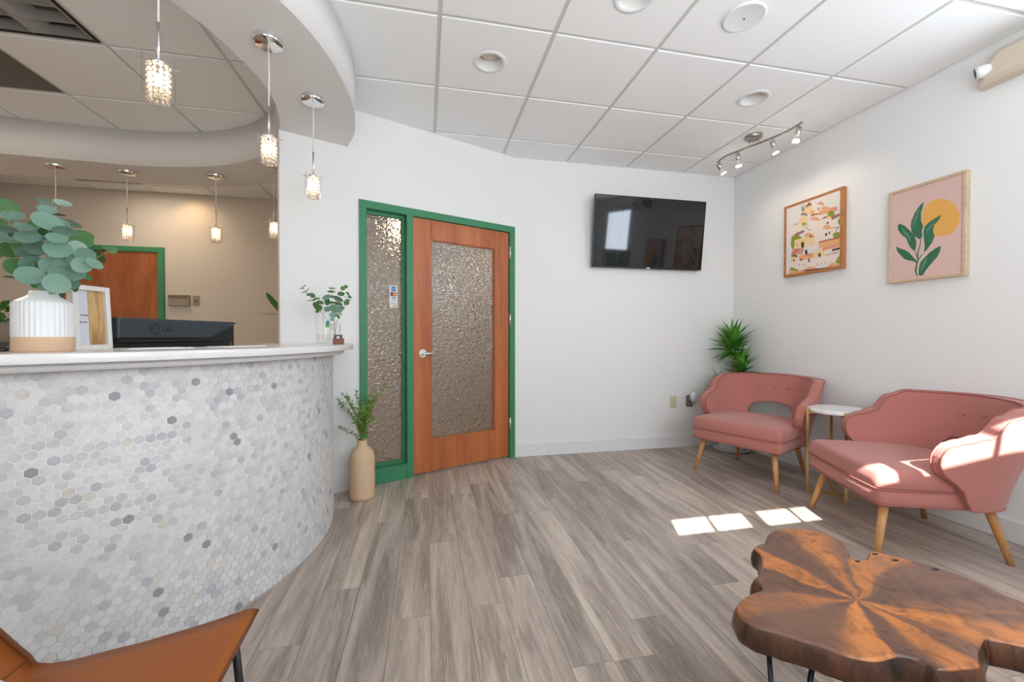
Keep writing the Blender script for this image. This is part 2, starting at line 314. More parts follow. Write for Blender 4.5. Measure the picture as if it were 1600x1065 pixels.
for xa, xb in zip(gx, gx[1:]):
    for ya, yb in zip(gy, gy[1:]):
        if rough(xa, troffer_cell[0]) and (rough(ya, troffer_cell[1]) or rough(ya, troffer_cell[1]+T)): continue
        if rough(xa, lens_cell[0]) and rough(ya, lens_cell[1]): continue
        if rough(xa, vent_cell[0]) and rough(ya, vent_cell[1]): continue
        if (xa+xb)/2 > 3.1: continue
        wx, wy = (xb-xa)/2-.0115, (yb-ya)/2-.0115; key = (round(wx, 3), round(wy, 3))
        if key not in tm:
            tm[key] = B().rings([[(sx*(wx-i), sy*(wy-i), z) for sx, sy in ((-1, -1), (1, -1), (1, 1), (-1, 1))] for z, i in ((2.741, .002), (2.743, 0), (2.766, 0))], smooth=False).mesh('ceiling_tile', M['ctile'])
        me = tm[key]
        if any(rough((xa+xb)/2, T0X+T*(i+.5)) and rough((ya+yb)/2, T0Y-T*(j+.5)) for i, j in ((0, 1), (1, 2), (3, 1))):
            N_ = 40; sq = []; ci_ = []
            for q in range(N_):
                a_ = 2*PI*q/N_; c_, s_ = math.cos(a_), math.sin(a_); k_ = 1/max(abs(c_)/wx, abs(s_)/wy); sq.append((c_*k_, s_*k_)); ci_.append((.077*c_, .077*s_))
            me = B().rings([[(x, y, 2.766) for x, y in sq], [(x, y, 2.741) for x, y in sq], [(x, y, 2.741) for x, y in ci_], [(x, y, 2.766) for x, y in ci_]], cap=False, smooth=False).mesh('ceiling_tile', M['ctile'])
        link('ceiling_tile', me, ce, ((xa+xb)/2, (ya+yb)/2, 0))

# outer walls
tag(obj('wall_right', B().box(XR, 1.30, 0, XR+.12, YN, 2.77).box(XR, YS, 0, XR+.12, .25, 2.77).box(XR, .25, 0, XR+.12, 1.30, 1.15).box(XR, .25, 2.62, XR+.12, 1.30, 2.77), M['wall']), kind='structure')
tag(obj('wall_left', B().box(XL-.12, YS, 0, XL, YN, 2.77), M['wallr']), kind='structure')
tag(obj('wall_back', B().box(XL-.12, YN, 0, XR+.12, YN+.12, 2.77), M['wallr']), 'wall at the back of the reception office, warm light in its colour', kind='structure')
tag(obj('wall_television', B().box(.775, YTV, 0, XR, YTV+.12, 2.765), M['wall']), kind='structure')
panes = [(.307, .841), (.897, 1.430), (1.500, 2.035)]
b = B().box(XL-.12, YS-.12, 0, .307, YS, 2.77).box(2.035, YS-.12, 0, XR+.12, YS, 2.77).box(.307, YS-.12, 0, 2.035, YS, .9).box(.307, YS-.12, 2.458, 2.035, YS, 2.77)
for a, c in zip(panes, panes[1:]): b.box(a[1], YS-.12, .9, c[0], YS, 2.458)
tag(obj('wall_front', b, M['wall']), 'white window wall behind the camera', kind='structure')
for i, (a, c) in enumerate(panes):
    wn = tag(link(f'window_{i+1}', None, None, (0, 0, 0)), kind='structure')
    f = B().box(a, YS-.07, .9, a+.02, YS-.03, 2.458).box(c-.02, YS-.07, .9, c, YS-.03, 2.458).box(a+.02, YS-.07, .9, c-.02, YS-.03, .92).box(a+.02, YS-.07, 2.455, c-.02, YS-.03, 2.458).box((a+c)/2-.006, YS-.07, .92, (a+c)/2+.006, YS-.03, 2.455)
    obj('window_frame', f, M['white'], wn); obj('pane', B().box(a+.02, YS-.053, .92, c-.02, YS-.047, 2.455), M['wglass'], wn)
    obj('roller_shade', B().box(a+.003, YS-.022, .905, c-.003, YS-.018, 2.225).box(a+.003, YS-.03, .903, c-.003, YS-.012, .925), M['shade'], wn)
wn = tag(link('window_5', None), kind='structure')  # invented window and shade, added to carry the southwest fill light
obj('window_frame', B().box(-1.37, YS, .88, -.33, YS+.02, .92).box(-1.37, YS, 2.46, -.33, YS+.02, 2.50).box(-1.37, YS, .92, -1.33, YS+.02, 2.46).box(-.37, YS, .92, -.33, YS+.02, 2.46), M['white'], wn)
obj('roller_shade', B().box(-1.33, YS+.004, .92, -.37, YS+.01, 2.46), M['shade'], wn)
wn = tag(link('window_4', None), kind='structure')
f = B()
for q in ((.25, 1.15, .29, 2.62), (1.26, 1.15, 1.30, 2.62), (.29, 1.15, 1.26, 1.19), (.29, 2.58, 1.26, 2.62), (.765, 1.19, .785, 2.58)): f.box(XR+.03, q[0], q[1], XR+.08, q[2], q[3])
obj('window_frame', f, M['white'], wn); obj('pane', B().box(XR+.052, .29, 1.19, XR+.058, 1.26, 2.58), M['wglass'], wn)
tag(obj('clipped_hedge', B().box(XR+.6, -1.5, 0, XR+1.1, 3.0, 1.95, .06), M['hedge']), 'dark green clipped hedge outside the side window', 'hedge')

# angled wall with the glazed door; local x runs left along the wall, y points into the room
A0 = (.80, 3.70); RA = math.radians(202.5)
def ang(u, y=0): return (A0[0]+math.cos(RA)*u-math.sin(RA)*y, A0[1]+math.sin(RA)*u+math.cos(RA)*y)
tag(obj('wall_angled', B().box(-.05, -.12, 0, .03, 0, 2.765).box(1.36, -.12, 0, 1.887, 0, 2.765).box(.03, -.12, 2.09, 1.36, 0, 2.765), M['wall'], None, (*A0, 0), (0, 0, RA)), kind='structure')
d1 = tag(link('door_1', None, None, (*A0, 0), (0, 0, RA)), 'cherry wood door with hammered glass and green sidelight frame', kind='structure')
f = B().box(.008, -.125, 0, .062, .014, 2.105).box(1.332, -.125, 0, 1.381, .014, 2.105).box(.976, -.125, 0, 1.026, .014, 2.05).box(.062, -.125, 2.05, 1.332, .014, 2.105)
obj('frame', f, M['green'], d1)
obj('bottom_rail', B().box(1.026, -.11, 0, 1.332, .010, .117), M['green'], d1)
f = B().box(1.026, -.075, .117, 1.046, -.045, 2.05).box(1.312, -.075, .117, 1.332, -.045, 2.05).box(1.046, -.075, .117, 1.312, -.045, .142).box(1.046, -.075, 2.025, 1.312, -.045, 2.05)
obj('glazing_stop', f, M['green'], d1)
obj('sidelight_glass', B().box(1.046, -.071, .142, 1.312, -.063, 2.025), M['hglass'], d1)
for u0, u1 in ((.816, .972), (.066, .213)): bevel(obj('stile', B().box(u0, -.05, .018, u1, -.006, 2.047), M['doorw'], d1), .002)
for z0, z1 in ((.018, .271), (1.886, 2.047)): bevel(obj('rail', B().box(.2132, -.05, z0, .8158, -.006, z1), M['doorw'], d1), .002)
f = B()
for q in ((.213, .271, .221, 1.886), (.808, .271, .816, 1.886), (.221, .271, .808, .279), (.221, 1.878, .808, 1.886)): f.box(q[0], -.038, q[1], q[2], -.016, q[3])
obj('glazing_bead', f, M['doorw'], d1)
obj('door_glass', B().box(.221, -.032, .279, .808, -.024, 1.878), M['hglass'], d1)
lh = obj('lever_handle', B().tube([(.893, -.006, .972), (.893, .004, .972)], .033, 24).tube([(.893, .004, .972), (.893, .045, .972)], .012, 14).tube([(.895, .047, .972), (.87, .049, .972), (.785, .047, .970)], [.012, .011, .008], 12), M['silver'], d1); tag(lh, 'satin silver lever handle on a round rose')
obj('latch_plate', B().box(.9722, -.04, .93, .9756, -.004, 1.02), M['nickel'], d1)
for z in (1.868, 1.264, .312): obj('hinge', B().tube([(.058, .010, z-.055), (.058, .010, z+.055)], .007, 10).box(.050, .002, z-.05, .066, .006, z+.05), M['silver'], d1)
# payment sticker on the sidelight
st = thing('payment_sticker', 'small strip of card logos stuck on the sidelight glass', 'sticker', (*ang(1.107, -.0615), 1.418), (PI/2, 0, RA+PI))
obj('sheet', B().box(-.031, -.086, -.0006, .031, .086, 0), M['slv'], st)
blue = mat('sticker_blue', (.02, .22, .52), .5); sred = mat('sticker_red', (.62, .03, .03), .5); sor = mat('sticker_orange', (.85, .45, .10), .5); sblk = mat('sticker_black', (.02, .02, .03), .5); navy = mat('sticker_navy', (.02, .03, .16), .5)
def disc2(b, cx, cy, r, z, n=18): return b.poly([(cx+r*math.cos(2*PI*i/n), cy+r*math.sin(2*PI*i/n), z) for i in range(n)])
obj('blue_logo', B().box(-.019, .040, .0001, .019, .078, .0004), blue, st)
text('lettering', 'AMERICAN', .0075, M['slv'], st, (0, .063, .0006), (0, 0, 0)); text('lettering', 'EXPRESS', .0085, M['slv'], st, (0, .054, .0006), (0, 0, 0))
obj('black_logo', B().box(-.024, .004, .0001, .024, .034, .0004), sblk, st)
obj('red_circle', disc2(B(), -.008, .019, .012, .0006), sred, st); obj('orange_circle', disc2(B(), .009, .019, .012, .0008), sor, st)
obj('navy_bar', B().box(-.022, -.008, .0001, .022, -.004, .0004), navy, st); text('lettering', 'VISA', .017, navy, st, (.002, -.018, .0006), (0, 0, 0)); obj('gold_bar', B().box(-.022, -.034, .0001, .022, -.030, .0004), sor, st)
text('lettering', 'DISCOVER', .0095, sblk, st, (0, -.055, .0006), (0, 0, 0)); obj('orange_bar', B().poly([(-.02, -.078, .0005), (.024, -.078, .0005), (.024, -.062, .0005)]), sor, st)

tag(obj('baseboard_television', B().box(.80, YTV-.012, 0, XR-.012, YTV, .112), M['white']), kind='structure')
tag(obj('baseboard_right', B().box(XR-.012, YS, 0, XR, YTV, .112), M['white']), kind='structure')
tag(obj('baseboard_angled', B().box(1.381, 0, 0, 1.887, .010, .10), M['white'], None, (*A0, 0), (0, 0, RA)), kind='structure')

# soffit ring over the desk
inn = [(XL, 3.75), (-3.6, 3.775), (-3.09, 3.785), (-2.83, 3.80), (-2.55, 3.815), (-2.31, 3.83), (-2.077, 3.812), (-1.83, 3.767), (-1.564, 3.68), (-1.264, 3.485), (-1.07, 3.25), (-.948, 2.998), (-.88, 2.782), (-.853, 2.62), (-.848, 2.52), (-.858, 2.385), (-.88, 2.277), (-.909, 2.16), (-.944, 2.054), (-1.009, 1.924), (-1.2, 1.64), (-1.5, 1.36), (-1.83, 1.21), (-2.31, 1.16), (-3.1, 1.2), (XL, 1.24)]
out1 = [(XL, .74), (-3.1, .72), (-2.31, .73), (-1.6, .86), (-1.1, 1.13), (-.75, 1.5), (-.577, 1.834), (-.531, 1.927), (-.488, 2.043), (-.449, 2.197), (-.425, 2.395), (-.416, 2.571), (-.436, 2.782), (-.472, 2.95), (-.548, 3.1415)]
out2 = [(-1.0, 3.10), (-1.02, 3.5), (-1.2, 3.9), (-1.55, 4.13), (-1.9, 4.235), (-2.42, 4.268), (-2.9, 4.262), (-3.47, 4.25), (XL, 4.24)]
ci = catmull(inn, 4); co1 = catmull(out1, 4); co2 = catmull(out2, 4)
i0 = min(range(len(ci)), key=lambda i: (ci[i][0]+.948)**2+(ci[i][1]-2.998)**2)
b = B().prism(co1+[(-.951, 2.9945)]+ci[i0+1:], 2.465, 2.7415, True).prism(ci[:i0]+[(-.951, 3.0)]+co2, 2.465, 2.7415, True)
tag(obj('trim_1', b, M['sof']), 'curved soffit ring hanging above the reception desk', kind='structure')

# office door on the back wall
d2 = tag(link('door_2', None, None, (-2.914, YN, 0)), 'plain wood office door in a dark green frame', kind='structure')
obj('frame', B().box(-.055, -.03, 0, 0, 0, 2.115).box(-1.02, -.03, 0, -.965, 0, 2.115).box(-.965, -.03, 2.06, -.055, 0, 2.115), M['green'], d2)
obj('door_leaf', B().box(-.963, -.012, .01, -.057, 0, 2.058), M['doorw2'], d2)
obj('door_knob', B().sphere((-.90, -.05, 1.0), .028).tube([(-.90, -.012, 1.0), (-.90, -.05, 1.0)], .012), M['silver'], d2)

# ------------------------------------------------------------------ reception counter
CC, CR = (-1.795, 2.50), 1.25
def cp(a, r, z=0): return (CC[0]+r*math.cos(a), CC[1]+r*math.sin(a), z)
def arc(r, a0, a1, n=90): return [cp(math.radians(a0+(a1-a0)*i/n), r)[:2] for i in range(n+1)]
rc = thing('reception_counter', 'curved white counter front clad in pale marble hexagon tiles', 'counter', (*CC, 0))
def loc(pts): return [(x-CC[0], y-CC[1]) for x, y in pts]
obj('body', B().prism(loc(arc(1.2497, -150, 25.9)+arc(1.12, 27.6, -150)), 0, 1.008, True), M['grout'], rc)
HP = .0294; RP = HP*math.sqrt(3)/2
hexp = [(.0280/2/math.cos(PI/6)*math.cos(PI/6+PI/3*i), .0280/2/math.cos(PI/6)*math.sin(PI/6+PI/3*i)) for i in range(6)]
def hexrings(f): return [[f(x*s, y*s, d) for x, y in hexp] for s, d in ((1, -.0003), (1, .0003), (.96, .0009))]
hm = B().rings(hexrings(lambda x, y, d: (d, x, y)), smooth=False).mesh('hexagon_tile', M['tileo'])
cells = []
nrow = int(1.008/RP)
for r in range(nrow+1):
    z = 1.008-RP*.55-r*RP
    if z < RP*.5: continue
    for c in range(-72, 22):
        a = (c+.5*(r % 2))*HP/CR
        if -1.85 < a < math.radians(25.6): cells.append((a, z))
near = []
for a, z in cells:
    p = Vector(cp(a, CR, z))-cam.location; n = Vector((math.cos(a), math.sin(a), 0)); dist = p.length
    yaw = math.radians(11.8); dep = p.x*math.sin(yaw)+p.y*math.cos(yaw); xc = p.x*math.cos(yaw)-p.y*math.sin(yaw)
    vis = dep > .1 and abs(xc/dep) < 800/643.6 and abs(p.z/dep) < 535/643.6 and n.dot(p) < 0
    ypx = 525-p.z/max(dep, .1)*643.6; xpx = 800+xc/max(dep, .1)*643.6
    hid = ypx > 1035-(xpx-100)*.28 if xpx > 60 else ypx > 985+xpx*.8
    near.append((-(-n.dot(p)/dist)/dist**2 if vis and not hid else 1, a, z))
near.sort()
for q, a, z in near[:300]: link('hexagon_tile', hm, rc, (CR*math.cos(a)-.001, CR*math.sin(a), z), (0, 0, a))
b = B()
for q, a, z in near[300:]:
    ca, sa = math.cos(a), math.sin(a)
    b.rings(hexrings(lambda x, y, d: (CR*ca+d*ca-x*sa, CR*sa+d*sa+x*ca, z+y)), smooth=False)
hf = obj('hexagon_tile_field', b, M['tilei'], rc); hf['kind'] = 'stuff'
obj('trim_band', B().prism(loc(arc(1.315, -150, 26.6)+arc(1.0, 32, -150)), 1.0085, 1.0325, True), M['white'], rc)
ct = obj('countertop', B().prism(loc(arc(1.368, -150, 27.3)+arc(.87, 37, -150)), 1.033, 1.062, True), M['quartz'], None, (*CC, 0)); bevel(ct, .002)
tag(ct, 'white quartz countertop curving along the tiled reception counter', 'countertop')
dk = thing('reception_desk', 'low beige work desk behind the curved counter', 'desk', (*CC, 0))
obj('desktop', B().prism(loc(arc(1.11, -150, 26)+arc(.35, 26, -150)), .71, .74, True), M['desk'], dk)
for a in (-140, -60, 20): obj('leg', B().tube([cp(math.radians(a), .45, 0), cp(math.radians(a), .45, .71)], .025).mesh('leg', M['black']) and B().tube([(.45*math.cos(math.radians(a)), .45*math.sin(math.radians(a)), 0), (.45*math.cos(math.radians(a)), .45*math.sin(math.radians(a)), .71)], .025), M['black'], dk)
ZC = 1.062

# ------------------------------------------------------------------ lounge chairs
def build_chair(loc_, rz, label):
    t = thing('lounge_chair', label, 'chair', loc_, (0, 0, rz), 'pink barrel lounge chairs')
    # seat outline
    h_ = [(0, .317), (.10, .316), (.20, .313), (.29, .308)]+[(.305+.030*math.sin(a), .276+.030*math.cos(a)) for a in [PI/2*q/6 for q in range(1, 7)]]+[(.335, .21), (.334, .13), (.332, .06)]
    h_ += catmull([(.33, 0), (.322, -.07), (.305, -.14), (.272, -.21), (.215, -.268), (.14, -.298), (.07, -.311), (0, -.315)], 3)
    o = h_+[(-x, y) for x, y in h_[-2:0:-1]]; o = o[::-1]
    def rg(z, d, dome=0): return [(x, y, z) for x, y in offset(o, d)]
    obj('seat_base', B().rings([rg(.272, -.02), rg(.276, -.006), rg(.285, 0), rg(.345, .002), rg(.352, -.003)]), M['pink'], t)
    obj('seat_cushion', B().rings([rg(.353, -.004), rg(.362, .003), rg(.40, .004), rg(.424, -.001), rg(.433, -.007)]+[[(x*k_, y*k_, z) for x, y in o] for z, k_ in ((.440, .955), (.446, .915), (.451, .78), (.454, .5), (.455, .2))]), M['pink'], t)
    b = B().tube([(x, y, .353) for x, y in offset(o, .003)], .0042, 6, closed=True); b.tube([(x, y, .276) for x, y in offset(o, -.002)], .0042, 6, closed=True)
    obj('seat_piping', b, M['pinkd'], t)
    # wrap-round back
    pth = []
    for i in range(15): pth.append((.350-.010*i/14, .085-.125*i/14))
    N = 48
    for i in range(1, N):
        a = PI*i/N; e = 2/2.7; c, s = math.cos(a), math.sin(a)
        pth.append((.34*math.copysign(abs(c)**e, c), -.04-.315*abs(s)**e))
    for i in range(15): pth.append((-.34-.010*i/14, -.04+.125*i/14))
    # resample
    d = [0]
    for p, q in zip(pth, pth[1:]): d.append(d[-1]+math.dist(p, q))
    Lh = d[-1]/2
    def at(s):
        for i in range(len(d)-1):
            if d[i+1] >= s-1e-9:
                f_ = (s-d[i])/max(1e-9, d[i+1]-d[i]); return Vector((pth[i][0]+(pth[i+1][0]-pth[i][0])*f_, pth[i][1]+(pth[i+1][1]-pth[i][1])*f_))
        return Vector(pth[-1])
    def interp(tab, x):
        for (x0, y0), (x1, y1) in zip(tab, tab[1:]):
            if x <= x1:
                f_ = max(0, (x-x0)/(x1-x0)); f_ = f_*f_*(3-2*f_); return y0+(y1-y0)*f_
        return tab[-1][1]
    top = [(0, .540), (.012, .570), (.04, .598), (.10, .615), (.19, .640), (.285, .735), (.36, .768), (.75, .780)]
    bot = [(0, .505), (.012, .47), (.04, .440), (.08, .415), (.115, .385), (.165, .30), (.18, .276), (.47, .276), (.50, .30), (.555, .50), (.60, .535), (.75, .55)]
    NS, NT = 110, 9; grid = []
    rowsP = []
    for i in range(NS+1):
        s = 2*Lh*i/NS; dd = min(s, 2*Lh-s); p = at(s); tg = at(min(2*Lh, s+.01))-at(max(0, s-.01)); tg.normalize(); n = Vector((-tg.y, tg.x))
        if n.dot(p-Vector((0, -.05))) < 0: n = -n
        zt, zb = interp(top, dd*.75/Lh), interp(bot, dd*.75/Lh); lean = .10+.20*min(1, dd/(Lh*.8))
        row = []
        for j in range(NT+1):
            z = zb+(zt-zb)*j/NT; off = lean*(z-.45)+.012*math.sin(PI*min(1, max(0, (z-.45)/.3)))
            row.append((p.x+n.x*off, p.y+n.y*off, z, n.x, n.y))
        rowsP.append(row)
    # shell with real thickness (inner and outer skins joined round the rim)
    th = .036
    def skin(sg): return [[(x+sg*th*nx*(.75+.25*min(1, 10*min(i, NS-i)/NS)), y+sg*th*ny, z) for x, y, z, nx, ny in r] for i, r in enumerate(rowsP)]
    ou, inr = skin(1), skin(-1)
    b = B(); mk = lambda S: [[b.b.verts.new(p) for p in r] for r in S]
    vo, vi = mk(ou), mk(inr)
    for i in range(NS):
        for j in range(NT):
            b._f([vo[i][j], vo[i+1][j], vo[i+1][j+1], vo[i][j+1]], True); b._f([vi[i][j], vi[i][j+1], vi[i+1][j+1], vi[i+1][j]], True)
        b._f([vo[i][NT], vo[i+1][NT], vi[i+1][NT], vi[i][NT]], True); b._f([vo[i][0], vi[i][0], vi[i+1][0], vo[i+1][0]], True)
    for j in range(NT):
        b._f([vo[0][j], vo[0][j+1], vi[0][j+1], vi[0][j]], True); b._f([vo[NS][j], vi[NS][j], vi[NS][j+1], vo[NS][j+1]], True)
    sh = obj('backrest', b, M['pink'], t); bevel(sh, .011, 3, 50)
    b = B()
    for S in (ou, inr):
        edge = [r[0] for r in S[12::-1]] + [r[NT] for r in S] + [r[0] for r in S[:NS-13:-1]]
        b.tube(edge, .0045, 6)
        b.tube([r[0] for r in S[12:NS-11]], .0035, 6)
    obj('back_piping', b, M['pinkd'], t)
    for x in (-.115, 0, .115):
        i = min(range(NS+1), key=lambda i: abs(inr[i][NT//2][0]-x)+(9 if inr[i][4][1] > -.1 else 0)); r = inr[i]; j = min(range(NT+1), key=lambda j: abs(r[j][2]-.668)); q = r[j]
        obj('button', B().sphere((0, 0, 0), .012, 12, 8, (1, .55, 1)), M['pink'], t, (q[0], q[1]+.003, q[2]))
    for (x, y), (fx, fy) in (((.265, .235), (.31, .295)), ((-.265, .235), (-.31, .295)), ((.225, -.23), (.265, -.30)), ((-.225, -.23), (-.265, -.30))):
        q = 1/.272; obj('leg', B().tube([(fx, fy, 0), (fx+(x-fx)*.5, fy+(y-fy)*.5, .136), (x, y, .272)], [.0135, .0175, .0215], 16), M['oak'], t)
    return t
c1 = build_chair((2.585, 2.862, 0), math.atan2(-.39, -.921)-PI/2, 'pink lounge chair in the corner, in front of the yucca plant')
c2 = copy_tree(c1); c2.location = (2.598, 1.806, 0); c2.rotation_euler = (0, 0, math.atan2(.386, -.922)-PI/2)
c2['label'] = 'nearer pink lounge chair with sunlit arm, behind the wood slab table'

# side table
sx, sy = 2.82, 2.345
t = thing('side_table', 'small round white-topped side table with gold frame between pink chairs', 'table', (sx, sy, 0))
obj('table_top', B().lathe([(.168, .578), (.172, .582), (.172, .603), (.169, .606)], 48), M['marble'], t)
for dx, dy in ((-.146, .100), (.140, -.104), (-.106, -.140), (.108, .143)):
    L_ = math.hypot(dx, dy); k_ = .181/L_; x, y = dx*k_, dy*k_; a = math.atan2(y, x)
    obj('post', B().box(-.008, -.008, 0, .008, .008, .604), M['gold'], t, (x, y, 0), (0, 0, a))
    obj('foot_bar', B().box(0, -.0075, .0, .173, .0075, .016), M['gold'], t, (0, 0, 0), (0, 0, a))
    obj('top_bracket', B().box(0, -.0065, .560, .173, .0065, .5775), M['gold'], t, (0, 0, 0), (0, 0, a))

# ------------------------------------------------------------------ live-edge coffee table
TAB = [[1.212,1.221],[1.281,1.212],[1.335,1.184],[1.354,1.14],[1.344,1.095],[1.313,1.057],[1.28,1.026],[1.285,1.007],[1.318,1.003],[1.357,1.028],[1.386,1.036],[1.408,1.008],[1.452,0.959],[1.485,0.898],[1.494,0.835],[1.498,0.757],[1.6,0.62],[1.72,0.4],[1.66,0.24],[1.5,0.22],[1.37,0.33],[1.35,0.47],[1.33,0.61],[1.289,0.65],[1.245,0.679],[1.233,0.685],[1.161,0.654],[1.123,0.63],[1.091,0.631],[1.031,0.638],[1.024,0.653],[1.012,0.671],[0.984,0.685],[0.933,0.684],[0.904,0.692],[0.881,0.706],[0.855,0.738],[0.825,0.763],[0.796,0.791],[0.758,0.822],[0.747,0.851],[0.757,0.883],[0.782,0.908],[0.833,0.929],[0.882,0.94],[0.9,0.963],[0.899,0.986],[0.945,1.011],[0.987,1.049],[1.025,1.097],[1.034,1.134],[1.077,1.15],[1.098,1.147],[1.144,1.196]]
tc0 = (1.157, .918)
tb = thing('coffee_table', 'live-edge wood slab coffee table on black hairpin legs', 'table', (*tc0, 0))
ol = [(x-tc0[0], y-tc0[1]) for x, y in TAB]; ol = catmull(ol, 3, True)
R2 = random.Random(3)
def jit(pts, s): return [(x+R2.uniform(-s, s), y+R2.uniform(-s, s)) for x, y in pts]
L0 = offset(ol, -.004); La = ol; Lb = jit(offset(ol, .006), .0012); Lc = jit(offset(ol, .010), .0018); Ld = jit(offset(ol, .004), .0025); Le = jit(offset(ol, -.012), .002)
b = B(); z3 = lambda L_, z: [(x, y, z) for x, y in L_]
vs = [[b.b.verts.new(p) for p in z3(L_, z)] for L_, z in ((Le, .362), (Ld, .370), (Lc, .385), (Lb, .408), (La, .424), (L0, .430))]
n = len(ol)
for i, (p, q) in enumerate(zip(vs, vs[1:])):
    b.m = 0 if i == 4 else 1
    for k_ in range(n): b._f([p[k_], p[(k_+1) % n], q[(k_+1) % n], q[k_]], True)
b.m = 0; b._f(vs[-1]); b.m = 1; b._f(vs[0][::-1])
obj('slab', b, [M['slab'], M['bark']], tb)
for (x, y, s_) in ((1.394, .979, .012), (1.455, .917, .012), (1.276, .998, .009), (1.372, 1.02, .010), (1.50, .72, .004)):
    obj('knot_hole', B().lathe([(s_, .0002), (s_*.6, .0006)], 9, sy=.55), M['darkm'], tb, (x-tc0[0], y-tc0[1], .430))
for px, py, ax, ay in ((.845, .815, -.62, -.45), (1.02, .745, -.1, -.9), (1.26, 1.12, .2, .8), (1.40, .60, .8, .1), (1.55, .36, .7, -.5)):
    x, y = px-tc0[0], py-tc0[1]; a = Vector((ax, ay)).normalized(); s_ = Vector((-a.y, a.x)); f_ = Vector((x, y))+a*.05
    p0, p1 = Vector((x, y))+s_*.045, Vector((x, y))-s_*.045
    lg = obj('hairpin_leg', B().tube([(p0.x, p0.y, .362), (f_.x+s_.x*.008, f_.y+s_.y*.008, .012), (f_.x, f_.y, .006), (f_.x-s_.x*.008, f_.y-s_.y*.008, .012), (p1.x, p1.y, .362)], .0058, 8), M['black'], tb)

# ------------------------------------------------------------------ tan leather chair (near left corner)
def interp1(tab, x):
    for (x0, y0), (x1, y1) in zip(tab, tab[1:]):
        if x <= x1: return y0+(y1-y0)*max(0, min(1, (x-x0)/(x1-x0)))
    return tab[-1][1]
lc = thing('leather_chair', 'tan leather sling chair on thin black legs before the tiled counter', 'chair', (-.62, .834, 0), (0, 0, math.radians(4)))
# grid: u across (far edge -> near edge), v from front edge to top of the back
prof = [(.230, .452), (.10, .432), (-.03, .412), (-.14, .392), (-.205, .386), (-.236, .412), (-.272, .49), (-.30, .58), (-.335, .70), (-.36, .80)]
prof = catmull(prof, 4)
b = B(); G = []
NV, NU = len(prof), 13
for x, z in prof:
    row = []
    i = prof.index((x, z)); v = i/(NV-1)
    hw = interp1([(-.6, .17), (-.34, .19), (-.30, .205), (-.262, .232), (-.236, .25), (-.20, .260), (-.125, .246), (0, .228), (.12, .228), (.205, .236), (.222, .233), (.24, .222)], x)
    for j in range(NU):
        u = -1+2*j/(NU-1); sm = max(0, min(1, (v-.30)/.35)); sm = sm*sm*(3-2*sm); cup = .030*u*u*(.35+.65*sm)
        row.append((x+(.010+.030*sm)*u*u, -u*hw, z+cup*(1-.5*v)))
    G.append(row)
for sgn, off in ((1, 0), (-1, -.016)):
    vv = [[b.b.verts.new((x, y, z+off)) for x, y, z in r] for r in G]
    for i in range(NV-1):
        for j in range(NU-1): b._f([vv[i][j], vv[i+1][j], vv[i+1][j+1], vv[i][j+1]][::sgn], True)
    if sgn == 1: v1 = vv
def rim(vv): return [r[0] for r in vv]+vv[-1][1:]+[r[-1] for r in vv[-2::-1]]+vv[0][-2:0:-1]
ra, rb = rim(v1), rim(vv)
for i in range(len(ra)): b._f([ra[i], ra[(i+1) % len(ra)], rb[(i+1) % len(rb)], rb[i]], True)
obj('sling_seat', b, M['leather'], lc)
e = [Vector(p)+Vector((0, 0, -.007)) for p in ([r[0] for r in G]+G[-1][1:]+[r[-1] for r in G[-2::-1]]+G[0][-2:0:-1])]
obj('edge_piping', B().tube(e, .0055, 6, closed=True), M['stitch'], lc)
si = min(range(NV), key=lambda i: abs(prof[i][0]+.205)+abs(prof[i][1]-.402)*3)
obj('seam', B().tube([(x, y, z+.0006) for x, y, z in G[si]], .0016, 5), M['stitch'], lc)
for sy_ in (1, -1):
    obj('front_leg', B().tube([(.20, .20*sy_, .45), (.225, .235*sy_, 0)], .0085, 10), M['black'], lc); obj('rear_leg', B().tube([(-.15, .15*sy_, .385), (-.27, .235*sy_, 0)], .0085, 10), M['black'], lc)
    obj('side_rail', B().tube([(.20, .20*sy_, .445), (-.15, .15*sy_, .385), (-.28, .15*sy_, .50)], .007, 8), M['black'], lc)
cu = obj('cream_pillow', B().lathe([(.0, -.05), (.08, -.045), (.12, -.02), (.125, 0), (.12, .02), (.08, .045), (0, .05)], 28, cap=False), M['cream'], None, (-.815, .83, .452), (0, math.radians(14), 0))
tag(cu, 'cream pillow lying on the tan leather chair', 'pillow')

# ------------------------------------------------------------------ television
tv = thing('television', 'flat black wall television tilted down on the white wall', 'television', (2.107, 3.602, 2.091), (math.radians(6.6), 0, 0))
W2, H2 = .579, .333
bevel(obj('housing', B().box(-W2, 0, -H2, W2, .028, H2).box(-.36, .028, -.24, .36, .052, .18), M['tvb'], tv), .003)
obj('screen', B().box(-W2+.008, -.0015, -H2+.014, W2-.008, 0, H2-.008), M['tvs'], tv)
obj('label', B().box(-.022, -.002, -H2+.003, .016, 0, -H2+.014), M['slv'], tv); obj('badge', B().box(W2-.03, -.001, -H2+.003, W2-.012, 0, -H2+.008), M['silver'], tv)
obj('wall_mount', B().box(-.2, .052, -.12, .2, .060, .12).box(-.12, .060, -.03, -.09, .10, .03).box(.09, .060, -.03, .12, .10, .03), M['black'], tv)

